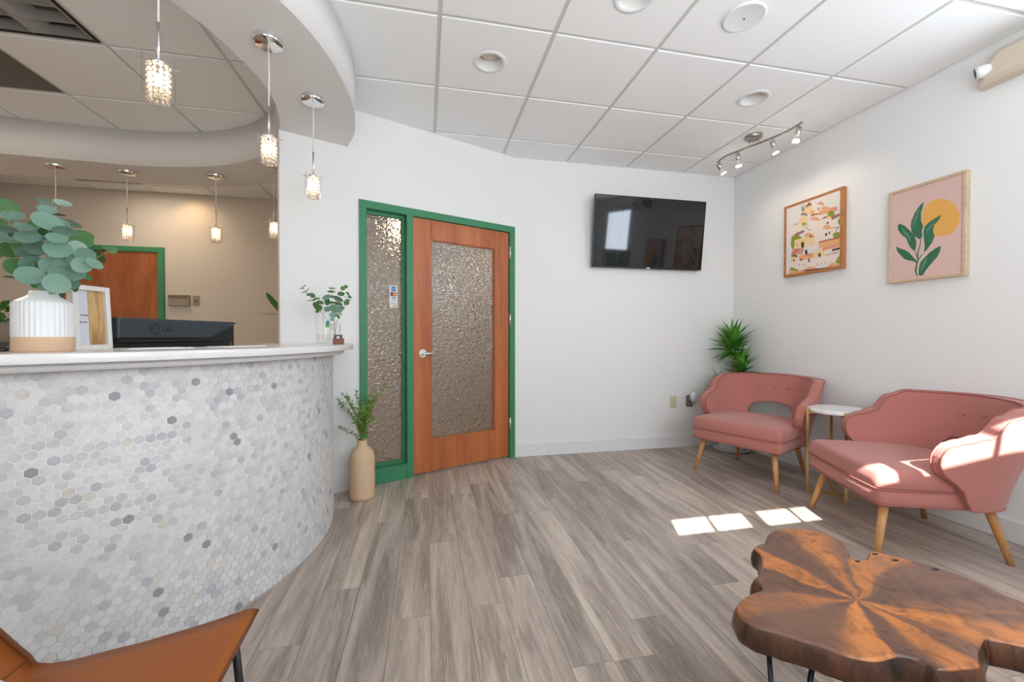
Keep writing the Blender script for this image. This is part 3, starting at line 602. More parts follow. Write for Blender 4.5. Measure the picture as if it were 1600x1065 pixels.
# ------------------------------------------------------------------ pictures
PALETTE = {'o': (.80, .42, .10), 'g': (.035, .16, .085), 'l': (.10, .26, .16), 'cr': (.84, .62, .34), 'br': (.40, .10, .045), 'dk': (.085, .045, .03), 'dk2': (.20, .15, .08), 'wh': (.84, .73, .64), 'pk': (.72, .32, .24), 'or': (.80, .40, .20), 'mv': (.34, .17, .15), 'gr': (.27, .30, .03)}
def picture(name, label, y0, y1, z0, z1, dep, fw, fm, bgm, art, fx):
    t = thing(name, label, 'picture', (XR, (y0+y1)/2, (z0+z1)/2)); hy, hz = (y1-y0)/2, (z1-z0)/2
    for a in ((-hy, -hz, -hy+fw, hz), (hy-fw, -hz, hy, hz), (-hy+fw, -hz, hy-fw, -hz+fw), (-hy+fw, hz-fw, hy-fw, hz)): bevel(obj('frame_bar', B().box(-dep, a[0], a[1], 0, a[2], a[3]), fm, t), .0015)
    px = -(XR-fx)
    obj('print', B().box(px+.0004, -hy+fw, -hz+fw, px+.004, hy-fw, hz-fw), bgm, t)
    keys = sorted({c for c, _ in art}); mats = [mat(name+'_ink', PALETTE[c], .7) for c in keys]; b = B()
    yl, zl = hy-fw-.001, hz-fw-.001
    for i, (c, pts) in enumerate(art):
        b.m = keys.index(c); b.poly([(px-.00002*i, max(-yl, min(yl, y-(y0+y1)/2)), max(-zl, min(zl, z-(z0+z1)/2))) for y, z in pts])
    me = b.mesh('painting', mats)
    link('painting', me, t); return t
ART1 = [["cr",[[2.8648,2.1711],[2.7908,2.1659],[2.7903,2.1074],[2.8643,2.1113]]],
["br",[[2.8582,2.1723],[2.817,2.2108],[2.7888,2.1761]]],
["dk",[[2.8786,2.2072],[2.8741,2.2058],[2.8734,2.1378],[2.8779,2.1391]]],
["dk",[[2.8962,2.1726],[2.8471,2.1658],[2.8471,2.1626],[2.8962,2.1686]]],
["dk",[[2.8897,2.1947],[2.8557,2.1446],[2.8579,2.1412],[2.8919,2.1913]]],
["dk",[[2.8825,2.1445],[2.8541,2.2035],[2.8509,2.2006],[2.8779,2.1411]]],
["wh",[[2.7694,2.1384],[2.7155,2.135],[2.715,2.0739],[2.7688,2.0763]]],
["pk",[[2.6871,2.1396],[2.6861,2.1445],[2.6867,2.1499],[2.6888,2.1556],[2.6924,2.1613],[2.6972,2.1666],[2.7031,2.1715],[2.7097,2.1755],[2.7168,2.1785],[2.7239,2.1804],[2.7308,2.181],[2.737,2.1803],[2.7423,2.1784],[2.7463,2.1752],[2.7489,2.1711]]],
["dk",[[2.7381,2.1366],[2.7299,2.1361],[2.7297,2.115],[2.7379,2.1155]]],
["or",[[2.635,2.0837],[2.6336,2.0891],[2.6344,2.0951],[2.6373,2.1015],[2.6421,2.1081],[2.6487,2.1144],[2.6568,2.1201],[2.6659,2.1251],[2.6756,2.1289],[2.6854,2.1315],[2.6948,2.1326],[2.7034,2.1323],[2.7108,2.1305],[2.7164,2.1272],[2.72,2.1228]]],
["or",[[2.8033,2.131],[2.7693,2.129],[2.7689,2.0844],[2.8029,2.0859]]],
["or",[[2.7276,2.1105],[2.5784,2.1023],[2.5781,2.0657],[2.7272,2.0722]]],
["pk",[[2.6318,2.1006],[2.5821,2.098],[2.5819,2.0723],[2.6315,2.0746]]],
["br",[[2.7944,2.0972],[2.7274,2.0939],[2.7273,2.0835],[2.7943,2.0866]]],
["cr",[[2.9093,2.108],[2.829,2.1039],[2.8281,2.0091],[2.9084,2.011]]],
["mv",[[2.8295,2.1],[2.829,2.1041],[2.8303,2.1087],[2.8333,2.1135],[2.8379,2.1183],[2.8437,2.1228],[2.8507,2.1269],[2.8583,2.1303],[2.8663,2.1329],[2.8742,2.1345],[2.8816,2.1351],[2.8882,2.1345],[2.8936,2.1329],[2.8975,2.1303],[2.8998,2.1268]]],
["or",[[2.7242,2.0257],[2.7228,2.0316],[2.7236,2.0382],[2.7266,2.0452],[2.7317,2.0522],[2.7387,2.0589],[2.7472,2.0649],[2.7568,2.07],[2.767,2.0738],[2.7774,2.0763],[2.7874,2.0772],[2.7965,2.0765],[2.8042,2.0742],[2.8102,2.0704],[2.814,2.0653]]],
["wh",[[2.8153,2.0345],[2.5554,2.0264],[2.5546,1.9463],[2.8145,1.9479]]],
["br",[[2.7126,2.0356],[2.6864,2.0492],[2.6469,2.0511],[2.6351,2.044],[2.6624,2.0368]]],
["cr",[[2.6236,2.0131],[2.6233,2.0176],[2.6242,2.0223],[2.6262,2.0271],[2.6292,2.0317],[2.6331,2.0359],[2.6377,2.0394],[2.6427,2.0421],[2.648,2.0439],[2.6532,2.0446],[2.6581,2.0443],[2.6624,2.0429],[2.6659,2.0404],[2.6685,2.0371],[2.67,2.0331]]],
["mv",[[2.6312,2.0373],[2.5592,2.0424],[2.5553,2.0195],[2.6193,2.0073]]],
["gr",[[2.5987,2.0502],[2.6016,2.0606],[2.6096,2.0707],[2.6212,2.0784],[2.6342,2.0822],[2.6459,2.0814],[2.654,2.0759],[2.6568,2.067],[2.6538,2.0564],[2.6456,2.0463],[2.6338,2.0386],[2.6208,2.0349],[2.6093,2.0359],[2.6014,2.0414]]],
["gr",[[2.5401,1.9736],[2.5419,1.9858],[2.5466,1.9966],[2.5533,2.0037],[2.5607,2.0058],[2.5674,2.0024],[2.572,1.9941],[2.5735,1.9827],[2.5718,1.9703],[2.567,1.9595],[2.5602,1.9525],[2.5528,1.9505],[2.5462,1.954],[2.5417,1.9623]]],
["wh",[[2.9833,2.0506],[2.8861,2.0473],[2.8854,1.979],[2.9826,1.9804]]],
["or",[[2.9644,2.0539],[2.9411,2.0661],[2.9135,2.0648],[2.9271,2.0502]]],
["gr",[[2.8446,2.0364],[2.8463,2.0417],[2.851,2.0468],[2.8577,2.0507],[2.8653,2.0528],[2.8721,2.0524],[2.8768,2.0498],[2.8784,2.0454],[2.8767,2.0401],[2.8719,2.0349],[2.8651,2.031],[2.8575,2.029],[2.8508,2.0294],[2.8462,2.032]]],
["or",[[2.6256,1.9288],[2.6244,1.9359],[2.6251,1.9435],[2.6276,1.9513],[2.6318,1.9589],[2.6375,1.9658],[2.6444,1.9719],[2.6522,1.9767],[2.6605,1.98],[2.6689,1.9816],[2.677,1.9815],[2.6843,1.9796],[2.6906,1.9761],[2.6953,1.971],[2.6984,1.9647]]],
["wh",[[2.793,1.9427],[2.5546,1.9416],[2.5539,1.8688],[2.7923,1.8645]]],
["dk",[[2.6752,1.918],[2.6594,1.918],[2.6591,1.8954],[2.675,1.8953]]],
["dk",[[2.6456,1.922],[2.6359,1.922],[2.6357,1.9033],[2.6455,1.9032]]],
["dk",[[2.6621,2.0029],[2.6484,2.0026],[2.6482,1.9858],[2.662,1.986]]],
["dk",[[2.6225,1.9441],[2.562,1.9432],[2.5619,1.9395],[2.6225,1.9404]]],
["dk",[[2.5955,1.9133],[2.5694,1.9433],[2.5649,1.9403],[2.5909,1.9103]]],
["dk",[[2.8456,2.007],[2.7932,1.9681],[2.7932,1.9642],[2.8456,2.0022]]],
["mv",[[2.9919,1.9538],[2.9311,1.9843],[2.8632,1.9916],[2.8541,1.9734],[2.8898,1.9662],[2.9681,1.9482]]],
["gr",[[2.8805,1.9279],[2.8855,1.9395],[2.8994,1.9512],[2.9196,1.9607],[2.9423,1.9661],[2.9629,1.9663],[2.9773,1.9611],[2.9824,1.9516],[2.9771,1.9396],[2.9626,1.9277],[2.9418,1.9183],[2.9192,1.9132],[2.899,1.9133],[2.8853,1.9186]]],
["gr",[[2.9489,1.8989],[2.9509,1.9206],[2.9563,1.9389],[2.9639,1.9501],[2.9724,1.9521],[2.9799,1.9443],[2.985,1.9283],[2.9867,1.9072],[2.9846,1.8853],[2.9792,1.8669],[2.9715,1.8558],[2.9631,1.8541],[2.9556,1.862],[2.9506,1.878]]],
["cr",[[2.9492,1.9275],[2.7674,1.9275],[2.7667,1.8498],[2.9484,1.8457]]],
["or",[[2.7679,1.9035],[2.7673,1.9111],[2.7691,1.9192],[2.7731,1.9274],[2.7791,1.9353],[2.7869,1.9425],[2.7962,1.9485],[2.8063,1.9533],[2.817,1.9564],[2.8276,1.9577],[2.8375,1.9571],[2.8464,1.9547],[2.8536,1.9505],[2.8589,1.9448],[2.8619,1.9378]]],
["dk",[[2.8585,1.8671],[2.86,1.8795],[2.8642,1.8902],[2.8702,1.8969],[2.8767,1.8983],[2.8827,1.8943],[2.8867,1.8854],[2.8881,1.8735],[2.8865,1.861],[2.8822,1.8503],[2.8762,1.8437],[2.8697,1.8423],[2.8638,1.8464],[2.8598,1.8553]]],
["dk",[[2.8079,1.9326],[2.7929,1.9326],[2.7927,1.915],[2.8077,1.9149]]],
["dk",[[2.9279,1.8882],[2.9187,1.8883],[2.9186,1.8782],[2.9278,1.878]]],
["gr",[[2.5318,1.8686],[2.5359,1.8806],[2.5472,1.8921],[2.5636,1.9011],[2.582,1.9056],[2.5987,1.9047],[2.6102,1.8986],[2.6143,1.8883],[2.61,1.8761],[2.5983,1.8644],[2.5815,1.8555],[2.5632,1.8513],[2.5469,1.8524],[2.5357,1.8586]]],
["or",[[2.7293,1.8545],[2.5354,1.8586],[2.5346,1.7754],[2.7284,1.7662]]],
["br",[[2.7314,1.8646],[2.5373,1.8645],[2.5372,1.8555],[2.7313,1.855]]],
["pk",[[2.7043,1.8071],[2.557,1.8124],[2.5569,1.7942],[2.7041,1.7881]]],
["wh",[[2.6839,1.784],[2.5494,1.7898],[2.5492,1.7643],[2.6837,1.7575]]],
["dk",[[2.6191,1.782],[2.5531,1.7849],[2.5529,1.7685],[2.6189,1.7653]]],
["cr",[[2.7871,1.7659],[2.7044,1.8186],[2.6838,1.7651],[2.6833,1.7158],[2.7867,1.7229]]],
["wh",[[2.826,1.7773],[2.7418,1.8688],[2.7252,1.8613],[2.7914,1.7706]]],
["dk",[[2.7305,1.7704],[2.7121,1.7713],[2.7118,1.7369],[2.7302,1.7358]]],
["pk",[[2.6756,1.7484],[2.5676,1.7542],[2.5673,1.7213],[2.6753,1.7143]]],
["or",[[2.9063,1.7846],[2.7746,1.7899],[2.7742,1.7471],[2.9059,1.7402]]],
["br",[[2.8836,1.7763],[2.8086,1.7798],[2.7742,1.7557],[2.8086,1.7739]]],
["pk",[[2.9811,1.8112],[2.9579,1.8559],[2.8663,1.8449],[2.8792,1.7915]]],
["br",[[2.9835,1.8137],[2.9531,1.8508],[2.9461,1.8493],[2.9739,1.8098]]],
["br",[[2.9574,1.8107],[2.9299,1.8501],[2.9229,1.8486],[2.9481,1.8089]]],
["br",[[2.9319,1.818],[2.9069,1.8473],[2.9,1.8459],[2.9226,1.8182]]],
["br",[[2.8816,1.808],[2.8685,1.8453],[2.864,1.8444],[2.8748,1.8027]]],
["dk",[[2.8271,1.8012],[2.8284,1.8108],[2.8318,1.8191],[2.8368,1.8243],[2.8423,1.8254],[2.8472,1.8222],[2.8506,1.8153],[2.8517,1.8061],[2.8504,1.7963],[2.8469,1.788],[2.8419,1.7829],[2.8364,1.7818],[2.8315,1.7851],[2.8282,1.792]]],
["cr",[[2.9832,1.7869],[2.9201,1.7893],[2.9197,1.7487],[2.9829,1.7456]]],
["dk2",[[2.9169,1.7766],[2.9171,1.7816],[2.919,1.7868],[2.9224,1.7919],[2.9272,1.7967],[2.9332,1.8009],[2.9401,1.8042],[2.9474,1.8067],[2.955,1.808],[2.9623,1.8082],[2.9691,1.8072],[2.9749,1.8051],[2.9795,1.8019],[2.9826,1.7979],[2.9841,1.7932]]],
["wh",[[2.9876,1.7423],[2.549,1.7418],[2.5483,1.6727],[2.9869,1.6637]]],
["dk",[[2.9617,1.7644],[2.95,1.765],[2.9498,1.7465],[2.9616,1.746]]],
["dk",[[2.8902,1.7595],[2.8789,1.76],[2.8787,1.742],[2.89,1.7414]]],
["dk",[[2.8191,1.7425],[2.8061,1.7432],[2.8059,1.7176],[2.8189,1.7169]]],
["dk",[[2.9048,1.7178],[2.8966,1.7183],[2.8965,1.7102],[2.9047,1.7097]]],
["dk",[[2.8614,1.7084],[2.8534,1.7089],[2.8534,1.7009],[2.8614,1.7004]]],
["dk",[[2.7443,1.6914],[2.7368,1.692],[2.7368,1.685],[2.7442,1.6845]]],
["dk",[[2.7073,1.6904],[2.7,1.6909],[2.6999,1.6849],[2.7072,1.6843]]],
["dk",[[2.6751,1.6909],[2.6679,1.6914],[2.6678,1.6846],[2.675,1.6841]]],
["gr",[[2.5932,1.6773],[2.5562,1.7254],[2.5379,1.74],[2.5334,1.6488],[2.5668,1.6617]]],
["or",[[2.6588,1.6512],[2.6085,1.68],[2.5334,1.6488],[2.5332,1.6307],[2.6586,1.6249]]],
["or",[[2.8646,1.665],[2.8077,1.6796],[2.7566,1.6673],[2.7232,1.6426],[2.8247,1.639]]],
["gr",[[3.0014,1.6783],[2.9801,1.7039],[2.9423,1.6854],[2.9098,1.6681],[2.9143,1.6607]]],
["or",[[3.0038,1.6746],[2.887,1.6565],[2.8247,1.639],[2.5333,1.6379],[2.5332,1.6307],[3.0059,1.6458]]]]
ART2 = [["o",[[1.8427,1.808],[1.844,1.8258],[1.8474,1.8437],[1.8528,1.8615],[1.8603,1.8787],[1.8696,1.8949],[1.8805,1.9098],[1.8928,1.923],[1.9062,1.9341],[1.9204,1.9429],[1.9352,1.9492],[1.9501,1.9526],[1.9648,1.9531],[1.9788,1.9506],[1.9919,1.9451],[2.0036,1.9368],[2.0137,1.9258],[2.0218,1.9124],[2.0277,1.8968],[2.0313,1.8797],[2.0324,1.8613],[2.0309,1.8422],[2.027,1.8229],[2.0207,1.8039],[2.0123,1.7859],[2.002,1.7691],[1.99,1.7541],[1.9767,1.7413],[1.9625,1.7309],[1.9478,1.7231],[1.9329,1.7182],[1.9182,1.7161],[1.904,1.7169],[1.8907,1.7206],[1.8786,1.7269],[1.868,1.7357],[1.859,1.7469],[1.8518,1.76],[1.8467,1.7748],[1.8436,1.7909]]],
["g",[[2.0232,1.9579],[2.0454,1.941],[2.0727,1.9009],[2.0899,1.857],[2.0945,1.8257],[2.0892,1.7876],[2.0712,1.7508],[2.0398,1.7234],[2.0285,1.7447],[2.0322,1.7775],[2.025,1.8035],[2.0363,1.8424],[2.0381,1.8908],[2.0283,1.9277]]],
["g",[[1.9311,1.8505],[1.9583,1.8405],[1.9971,1.8199],[2.0169,1.8014],[2.0234,1.7753],[2.0216,1.7272],[2.0157,1.6782],[2.0207,1.6355],[2.0021,1.6556],[1.9762,1.6932],[1.9649,1.7296],[1.9737,1.7668],[1.9675,1.7964],[1.9453,1.8214]]],
["g",[[2.1588,1.8575],[2.1699,1.8454],[2.1659,1.815],[2.147,1.7812],[2.1174,1.7494],[2.1077,1.7143],[2.0953,1.687],[2.0703,1.6534],[2.0622,1.6882],[2.0612,1.7202],[2.0748,1.7598],[2.0963,1.7935],[2.1255,1.8321]]],
["g",[[2.1777,1.7111],[2.172,1.678],[2.1493,1.6442],[2.127,1.6152],[2.1016,1.6023],[2.0767,1.5938],[2.0571,1.5903],[2.0769,1.6182],[2.0985,1.6509],[2.1239,1.6749],[2.1535,1.691]]],
["g",[[1.9323,1.6619],[1.9564,1.6539],[1.9887,1.6332],[2.0183,1.6033],[2.0384,1.579],[2.0469,1.5403],[2.0479,1.4986],[2.026,1.4931],[2.0075,1.5261],[1.9749,1.5679],[1.9494,1.5983],[1.9358,1.6304]]],
["g",[[2.0351,1.7223],[2.0394,1.6833],[2.0481,1.653],[2.0489,1.5969],[2.0541,1.5656],[2.0585,1.526],[2.0513,1.4927],[2.0582,1.4953],[2.069,1.5276],[2.0638,1.5673],[2.0558,1.5941],[2.055,1.6544],[2.0442,1.6843],[2.0398,1.7234]]],
["g",[[2.0167,1.6427],[2.0354,1.6145],[2.0488,1.5888],[2.0543,1.5898],[2.0388,1.6191]]],
["g",[[2.0703,1.6615],[2.0575,1.6348],[2.0503,1.6012],[2.0558,1.6022],[2.0631,1.6318]]],
["g",[[2.0803,1.6026],[2.0543,1.5898],[2.0542,1.5777],[2.0696,1.5861]]],
["l",[[2.0419,1.9319],[2.0656,1.8908],[2.0792,1.846],[2.0823,1.8062],[2.0686,1.8351],[2.0518,1.8868]]],
["l",[[1.9581,1.821],[1.9904,1.8024],[2.0067,1.783],[2.013,1.741],[1.9966,1.7686],[1.9772,1.795]]],
["l",[[2.0016,1.6042],[2.0215,1.584],[2.0347,1.5463],[2.0378,1.5148],[2.0211,1.5441],[2.0047,1.581]]],
["l",[[2.1475,1.8312],[2.1397,1.796],[2.1103,1.7559],[2.092,1.719],[2.0959,1.7525],[2.1178,1.7906]]]]
picture('village_picture', 'orange wood framed painting of a hillside village of domed houses', 2.535, 3.055, 1.622, 2.238, .036, .022, M['frame1'], M['paper'], ART1, 3.0745)
picture('plant_picture', 'pale wood framed print of a green plant and orange sun on pink', 1.812, 2.222, 1.465, 2.078, .036, .016, M['frame2'], M['pinkp'], ART2, 3.0785)

# ------------------------------------------------------------------ ceiling fittings
def downlight(x, y, label):
    t = thing('recessed_downlight', label, 'light', (x, y, H), group='recessed downlights in the waiting room ceiling')
    obj('trim_ring', B().lathe([(.074, .002), (.078, -.006), (.098, -.004), (.101, .0)], 40, cap=False), M['white'], t)
    obj('reflector', B().lathe([(.076, -.004), (.070, .03), (.062, .07), (.0, .07)], 32, cap=False), M['whitep'], t)
    obj('lamp_lens', B().lathe([(.055, .045), (.05, .04), (0, .038)], 24, cap=False), mat('warm_lens', (.80, .68, .55), .4), t); return t
c_ = lambda i, j: (T0X+T*(i+.5), T0Y-T*(j+.5))
downlight(*c_(0, 1), 'round downlight in the ceiling tile above the wooden door')
downlight(*c_(1, 2), 'round downlight at the very top edge of the picture, left of the speaker')
downlight(*c_(3, 1), 'round downlight in the tile nearest the track light')
t = thing('ceiling_speaker', 'flat round white ceiling speaker with a dark centre dot', 'speaker', (*c_(2, 2), H))
obj('grille', B().lathe([(.101, 0), (.100, -.006), (.094, -.009), (.088, -.007), (.0, -.010)], 44, cap=False), M['white'], t)
obj('centre_dot', B().lathe([(.005, -.0105), (.004, -.012), (0, -.012)], 12, cap=False), M['black'], t)
# unlit parabolic light, lens panel and vent over the office
x0, y0 = troffer_cell; t = thing('parabolic_ceiling_light', 'unlit louvered ceiling light with black edge above the reception', 'light', (x0+T/2, y0+T, 2.745))
g = .014
obj('gasket', B().box(-T/2+g, -T+g, -.002, T/2-g, -T+.03, .01).box(-T/2+g, T-.03, -.002, T/2-g, T-g, .01).box(-T/2+g, -T+.03, -.002, -T/2+.03, T-.03, .01).box(T/2-.03, -T+.03, -.002, T/2-g, T-.03, .01), M['darkm'], t)
obj('housing', B().box(-T/2+g, -T+g, .075, T/2-g, T-g, .08), M['lens'], t)
for i in range(3):
    x = -T/2+.03+(T-.06)*i/2; obj('louver_blade', B().prism([(x-.075, .073), (x-.012, .0), (x+.012, .0), (x+.075, .073)], -T+.03, T-.03), M['louv'], t, (0, 0, 0), (PI/2, 0, 0))
for i in range(11):
    y = -T+.03+(2*T-.06)*i/10; obj('cross_blade', B().box(-T/2+.03, y-.003, .002, T/2-.03, y+.003, .055), M['louv'], t)
x0, y0 = lens_cell; t = thing('ceiling_lens_panel', 'unlit flat brown light panel set in the office ceiling', 'light', (x0+T/2, y0+T/2, 2.746))
obj('lens', B().box(-T/2+.013, -T/2+.013, 0, T/2-.013, T/2-.013, .01), M['lens'], t)
x0, y0 = vent_cell; t = thing('ceiling_vent', 'dark slotted ceiling vent by the office back wall', 'vent', (x0+T/2, y0+T/2, 2.746))
obj('backing', B().box(-T/2+.013, -T/2+.013, .012, T/2-.013, T/2-.013, .018), M['darkm'], t)
for i in range(10):
    y = -T/2+.03+i*(T-.06)/9; obj('slat', B().box(-T/2+.013, y-.016, .002, T/2-.013, y+.016, .006), M['lens'], t)

# pendants round the soffit ring
def pendant(x, y, rz, label, zs=2.02):
    t = thing('pendant_light', label, 'light', (x, y, 2.465), (0, 0, rz), 'crystal pendants round the soffit ring')
    obj('canopy', B().lathe([(.061, 0), (.061, -.020), (.058, -.024), (0, -.024)], 36, cap=False), M['chrome'], t)
    zz = zs-2.465
    obj('cord', B().tube([(0, 0, -.024), (.002, .001, -.15), (0, 0, zz+.13)], .0034, 6), M['cordm'], t)
    obj('rod', B().tube([(0, 0, zz+.14), (0, 0, zz+.004)], .0048, 8), M['silver'], t)
    obj('cap', B().lathe([(.010, .012), (.024, .006), (.026, -.002), (.0, -.004)], 20, (0, 0, zz), cap=False), M['chrome'], t)
    obj('holding_pin', B().tube([(-.054, -.010, zz), (.054, .010, zz)], .0018, 6), M['chrome'], t)
    obj('glass_cylinder', B().lathe([(.044, -.115), (.044, .022)], 36, (0, 0, zz), cap=False), M['glass'], t)
    b = B()
    for k_ in range(10):
        a = 2*PI*k_/10
        for q in range(7): bmesh.ops.create_icosphere(b.b, subdivisions=1, radius=.0082, matrix=Matrix.Translation((.0265*math.cos(a), .0265*math.sin(a), zz-.010-q*.0180)))
    for f_ in b.b.faces: f_.smooth = True
    me = b.b; me2 = bpy.data.meshes.new('crystal_strings'); me.to_mesh(me2); me.free(); me2.materials.append(M['beads'])
    o = link('crystal_strings', me2, t); o['kind'] = 'stuff'
    obj('bulb', B().sphere((0, 0, zz-.055), .010, 12, 8, (1, 1, 1.9)), M['bulb'], t)
    return t
pl = [(-.874, 1.603, .4, 'crystal pendant with cord from the top edge, nearest of the row'), (-.701, 2.083, .2, 'crystal pendant with large chrome canopy, second over the counter'), (-.627, 2.545, 0, 'crystal pendant hanging right of the wall edge, by the green door frame'),
      (-2.866, 3.94, .5, 'far crystal pendant half hidden behind the eucalyptus leaves'), (-2.402, 3.973, .3, 'far crystal pendant hanging over the office door frame'), (-1.728, 3.916, .2, 'far crystal pendant beside the glowing patch of wall'), (-1.19, 3.63, .1, 'far crystal pendant partly cut by the white wall edge')]
p0 = pendant(*pl[0])
for x, y, rz, lab in pl[1:]:
    q = copy_tree(p0); q.location = (x, y, 2.465); q.rotation_euler = (0, 0, rz); q['label'] = lab
for x, y, rz, lab in pl: lamp('pendant_bulb', 'POINT', (x, y, 1.975), 1.0, (1, .80, .58), shadow_soft_size=.014)

# track light
tx, ty = 2.615, 2.90
t = thing('track_light', 'wavy brushed metal track light with four glowing spot heads', 'light', (tx, ty, H))
obj('canopy', B().lathe([(.064, 0), (.064, -.022), (.056, -.028), (0, -.028)], 32, cap=False), M['nickd'], t)
cv = catmull([(2.555, 3.245, 2.665), (2.54, 3.13, 2.665), (2.58, 3.0, 2.665), (2.625, 2.88, 2.665), (2.665, 2.76, 2.665), (2.69, 2.64, 2.665), (2.68, 2.52, 2.665)], 6)
obj('track_bar', B().tube([(x-tx, y-ty, z-H) for x, y, z in cv], .0075, 10), M['nickd'], t)
obj('track_stems', B().tube([(-.012, .03, -.026), (-.012, .03, -.075)], .004, 8).tube([(.022, -.03, -.026), (.022, -.03, -.075)], .004, 8), M['nickel'], t)
for yy, dr in ((3.215, (.55, -.1, -.85)), (3.03, (.12, 0, -1)), (2.75, (.35, -.05, -.95)), (2.545, (-.28, .0, -1))):
    q = min(cv, key=lambda p: abs(p[1]-yy)); dv = Vector(dr).normalized(); base = Vector((q[0]-tx, q[1]-ty, -.125))
    sh = obj('spot_head', B().tube([base-dv*.03, base-dv*.028, base+dv*.035], [.012, .0185, .0185], 16), M['nickel'], t)
    obj('swivel', B().tube([(q[0]-tx, q[1]-ty, -.076), tuple(base)], .0042, 8).tube([tuple(base+V(0, .03, 0)), tuple(base-V(0, .03, 0))], .0025, 6), M['nickel'], sh)
    obj('glass_shade', B().tube([base+dv*.036, base+dv*.085], [.022, .036], 20, cap=False), M['glass'], sh)
    obj('bulb_face', B().tube([base+dv*.070, base+dv*.078, base+dv*.080], [.020, .024, .018], 18), M['spotbulb'], sh)
    wp = Vector((tx, ty, H))+base+dv*.10
    lamp('track_spot', 'SPOT', wp, 2.2, (1, .84, .68), to=(.62, dv.y, -.8), spot_size=math.radians(100), spot_blend=.9, shadow_soft_size=.03)

# emergency light on the right wall
t = thing('emergency_light', 'beige emergency light box with white lamp heads high on right wall', 'emergency light', (XR, 1.55, 2.59))
bevel(obj('housing', B().rings([[(x, y, z) for x, y, z in ((0, .215, -.09), (0, .215, .0), (0, .13, .088), (0, -.13, .088), (0, -.215, .0), (0, -.215, -.09))], [(x, y, z) for x, y, z in ((-.06, .205, -.082), (-.06, .205, -.01), (-.06, .125, .078), (-.06, -.125, .078), (-.06, -.205, -.01), (-.06, -.205, -.082))], [(x, y, z) for x, y, z in ((-.075, .17, -.06), (-.075, .17, -.01), (-.075, .11, .06), (-.075, -.11, .06), (-.075, -.17, -.01), (-.075, -.17, -.06))]], smooth=False), M['beige'], t), .006, 3, 20)
for s_ in (1, -1):
    hd = obj('lamp_head', B().lathe([(.0, -.034), (.020, -.03), (.031, -.012), (.034, .012), (.031, .03), (.027, .031), (.024, .024)], 24, cap=False), M['whitep'], t, (-.085, .165*s_, -.012), (math.radians(-100*s_), math.radians(0), math.radians(35*s_)))
    obj('lamp_face', B().lathe([(.025, .026), (.018, .029), (0, .027)], 20, cap=False), M['chrome'], hd); obj('face_ring', B().tube([(.0265*math.cos(2*PI*i/20), .0265*math.sin(2*PI*i/20), .030) for i in range(20)], .002, 6, closed=True), M['greyp'], hd)

# wall plates
t = thing('wall_jack', 'ivory cover plate low on the television wall', 'wall plate', (2.42, YTV, .45)); bevel(obj('plate', B().box(-.036, -.006, -.058, .036, 0, .058), M['ivory'], t), .003)
obj('screw', B().tube([(0, -.0075, 0), (0, -.006, 0)], .004, 8), M['ivory'], t)
t = thing('wall_outlet', 'dark grey power outlet low on the wall near the pink chair', 'outlet', (2.60, YTV, .457)); bevel(obj('plate', B().box(-.036, -.006, -.058, .036, 0, .058), M['greyp'], t), .003)
for z in (-.026, .026): obj('socket', B().lathe([(.017, 0), (.016, .003), (0, .003)], 18, cap=False), M['taup'], t, (0, -.006, z), (PI/2, 0, 0))
t = thing('air_freshener', 'white plug-in air freshener in the grey outlet', 'air freshener', (2.622, YTV-.009, .495))
obj('shell', B().lathe([(.016, -.04), (.030, -.03), (.037, -.005), (.036, .025), (.024, .045), (.010, .052)], 24, (0, -.035, 0), sy=.8), M['whitep'], t); obj('refill', B().lathe([(.016, -.05), (.018, -.035), (.012, -.028)], 16, (-.005, -.035, -.005)), mat('refill_oil', (.45, .40, .32), .15), t)
t = thing('wall_intercom', 'long tan intercom box on the office back wall', 'intercom', (-2.765, YN, 1.522)); bevel(obj('case', B().box(-.105, -.035, -.065, .105, 0, .062), M['taup'], t), .006); obj('speaker_strip', B().box(-.098, -.0365, .018, .098, -.035, .054), mat('dark_taupe', (.17, .14, .11), .6), t)
t = thing('light_switch', 'small tan switch plate right of the office intercom', 'switch', (-2.60, YN, 1.52)); bevel(obj('plate', B().box(-.036, -.006, -.058, .036, 0, .058), M['taup'], t), .003); obj('toggle', B().box(-.006, -.018, -.012, .006, -.006, .008), mat('dark_toggle', (.08, .065, .05), .5), t)

# ------------------------------------------------------------------ plants
def leafmesh(m, n=14):
    b = B(); R_ = []
    for r in (0, .5, 1):
        R_.append([(r*math.cos(2*PI*i/n)*(1+.08*math.cos(2*PI*i/n)), r*.94*math.sin(2*PI*i/n), .16*r*r*(1 if r < 1 else .9)-.05*abs(math.sin(2*PI*i/n))*r) for i in range(n)])
    c = b.b.verts.new((0, 0, 0)); v1 = [b.b.verts.new(p) for p in R_[1]]; v2 = [b.b.verts.new(p) for p in R_[2]]
    for i in range(n):
        j = (i+1) % n; b._f([c, v1[i], v1[j]], True); b._f([v1[i], v2[i], v2[j], v1[j]], True)
    return b.mesh('leaf', m)
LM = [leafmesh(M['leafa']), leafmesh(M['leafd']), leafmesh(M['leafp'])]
def eucalyptus(name, label, base, leaves, stems, sr):
    t = thing(name, label, 'plant', base); bv = Vector(base)
    for s_ in stems: obj('stem', B().tube(catmull([tuple(Vector(p)-bv) for p in s_], 4), sr, 6), M['stem'], t)
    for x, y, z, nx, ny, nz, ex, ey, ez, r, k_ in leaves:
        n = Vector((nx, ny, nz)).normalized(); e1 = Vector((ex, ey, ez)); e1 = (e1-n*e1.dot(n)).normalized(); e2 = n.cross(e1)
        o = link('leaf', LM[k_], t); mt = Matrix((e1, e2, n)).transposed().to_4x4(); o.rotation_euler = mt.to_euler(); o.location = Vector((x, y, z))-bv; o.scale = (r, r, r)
    return t
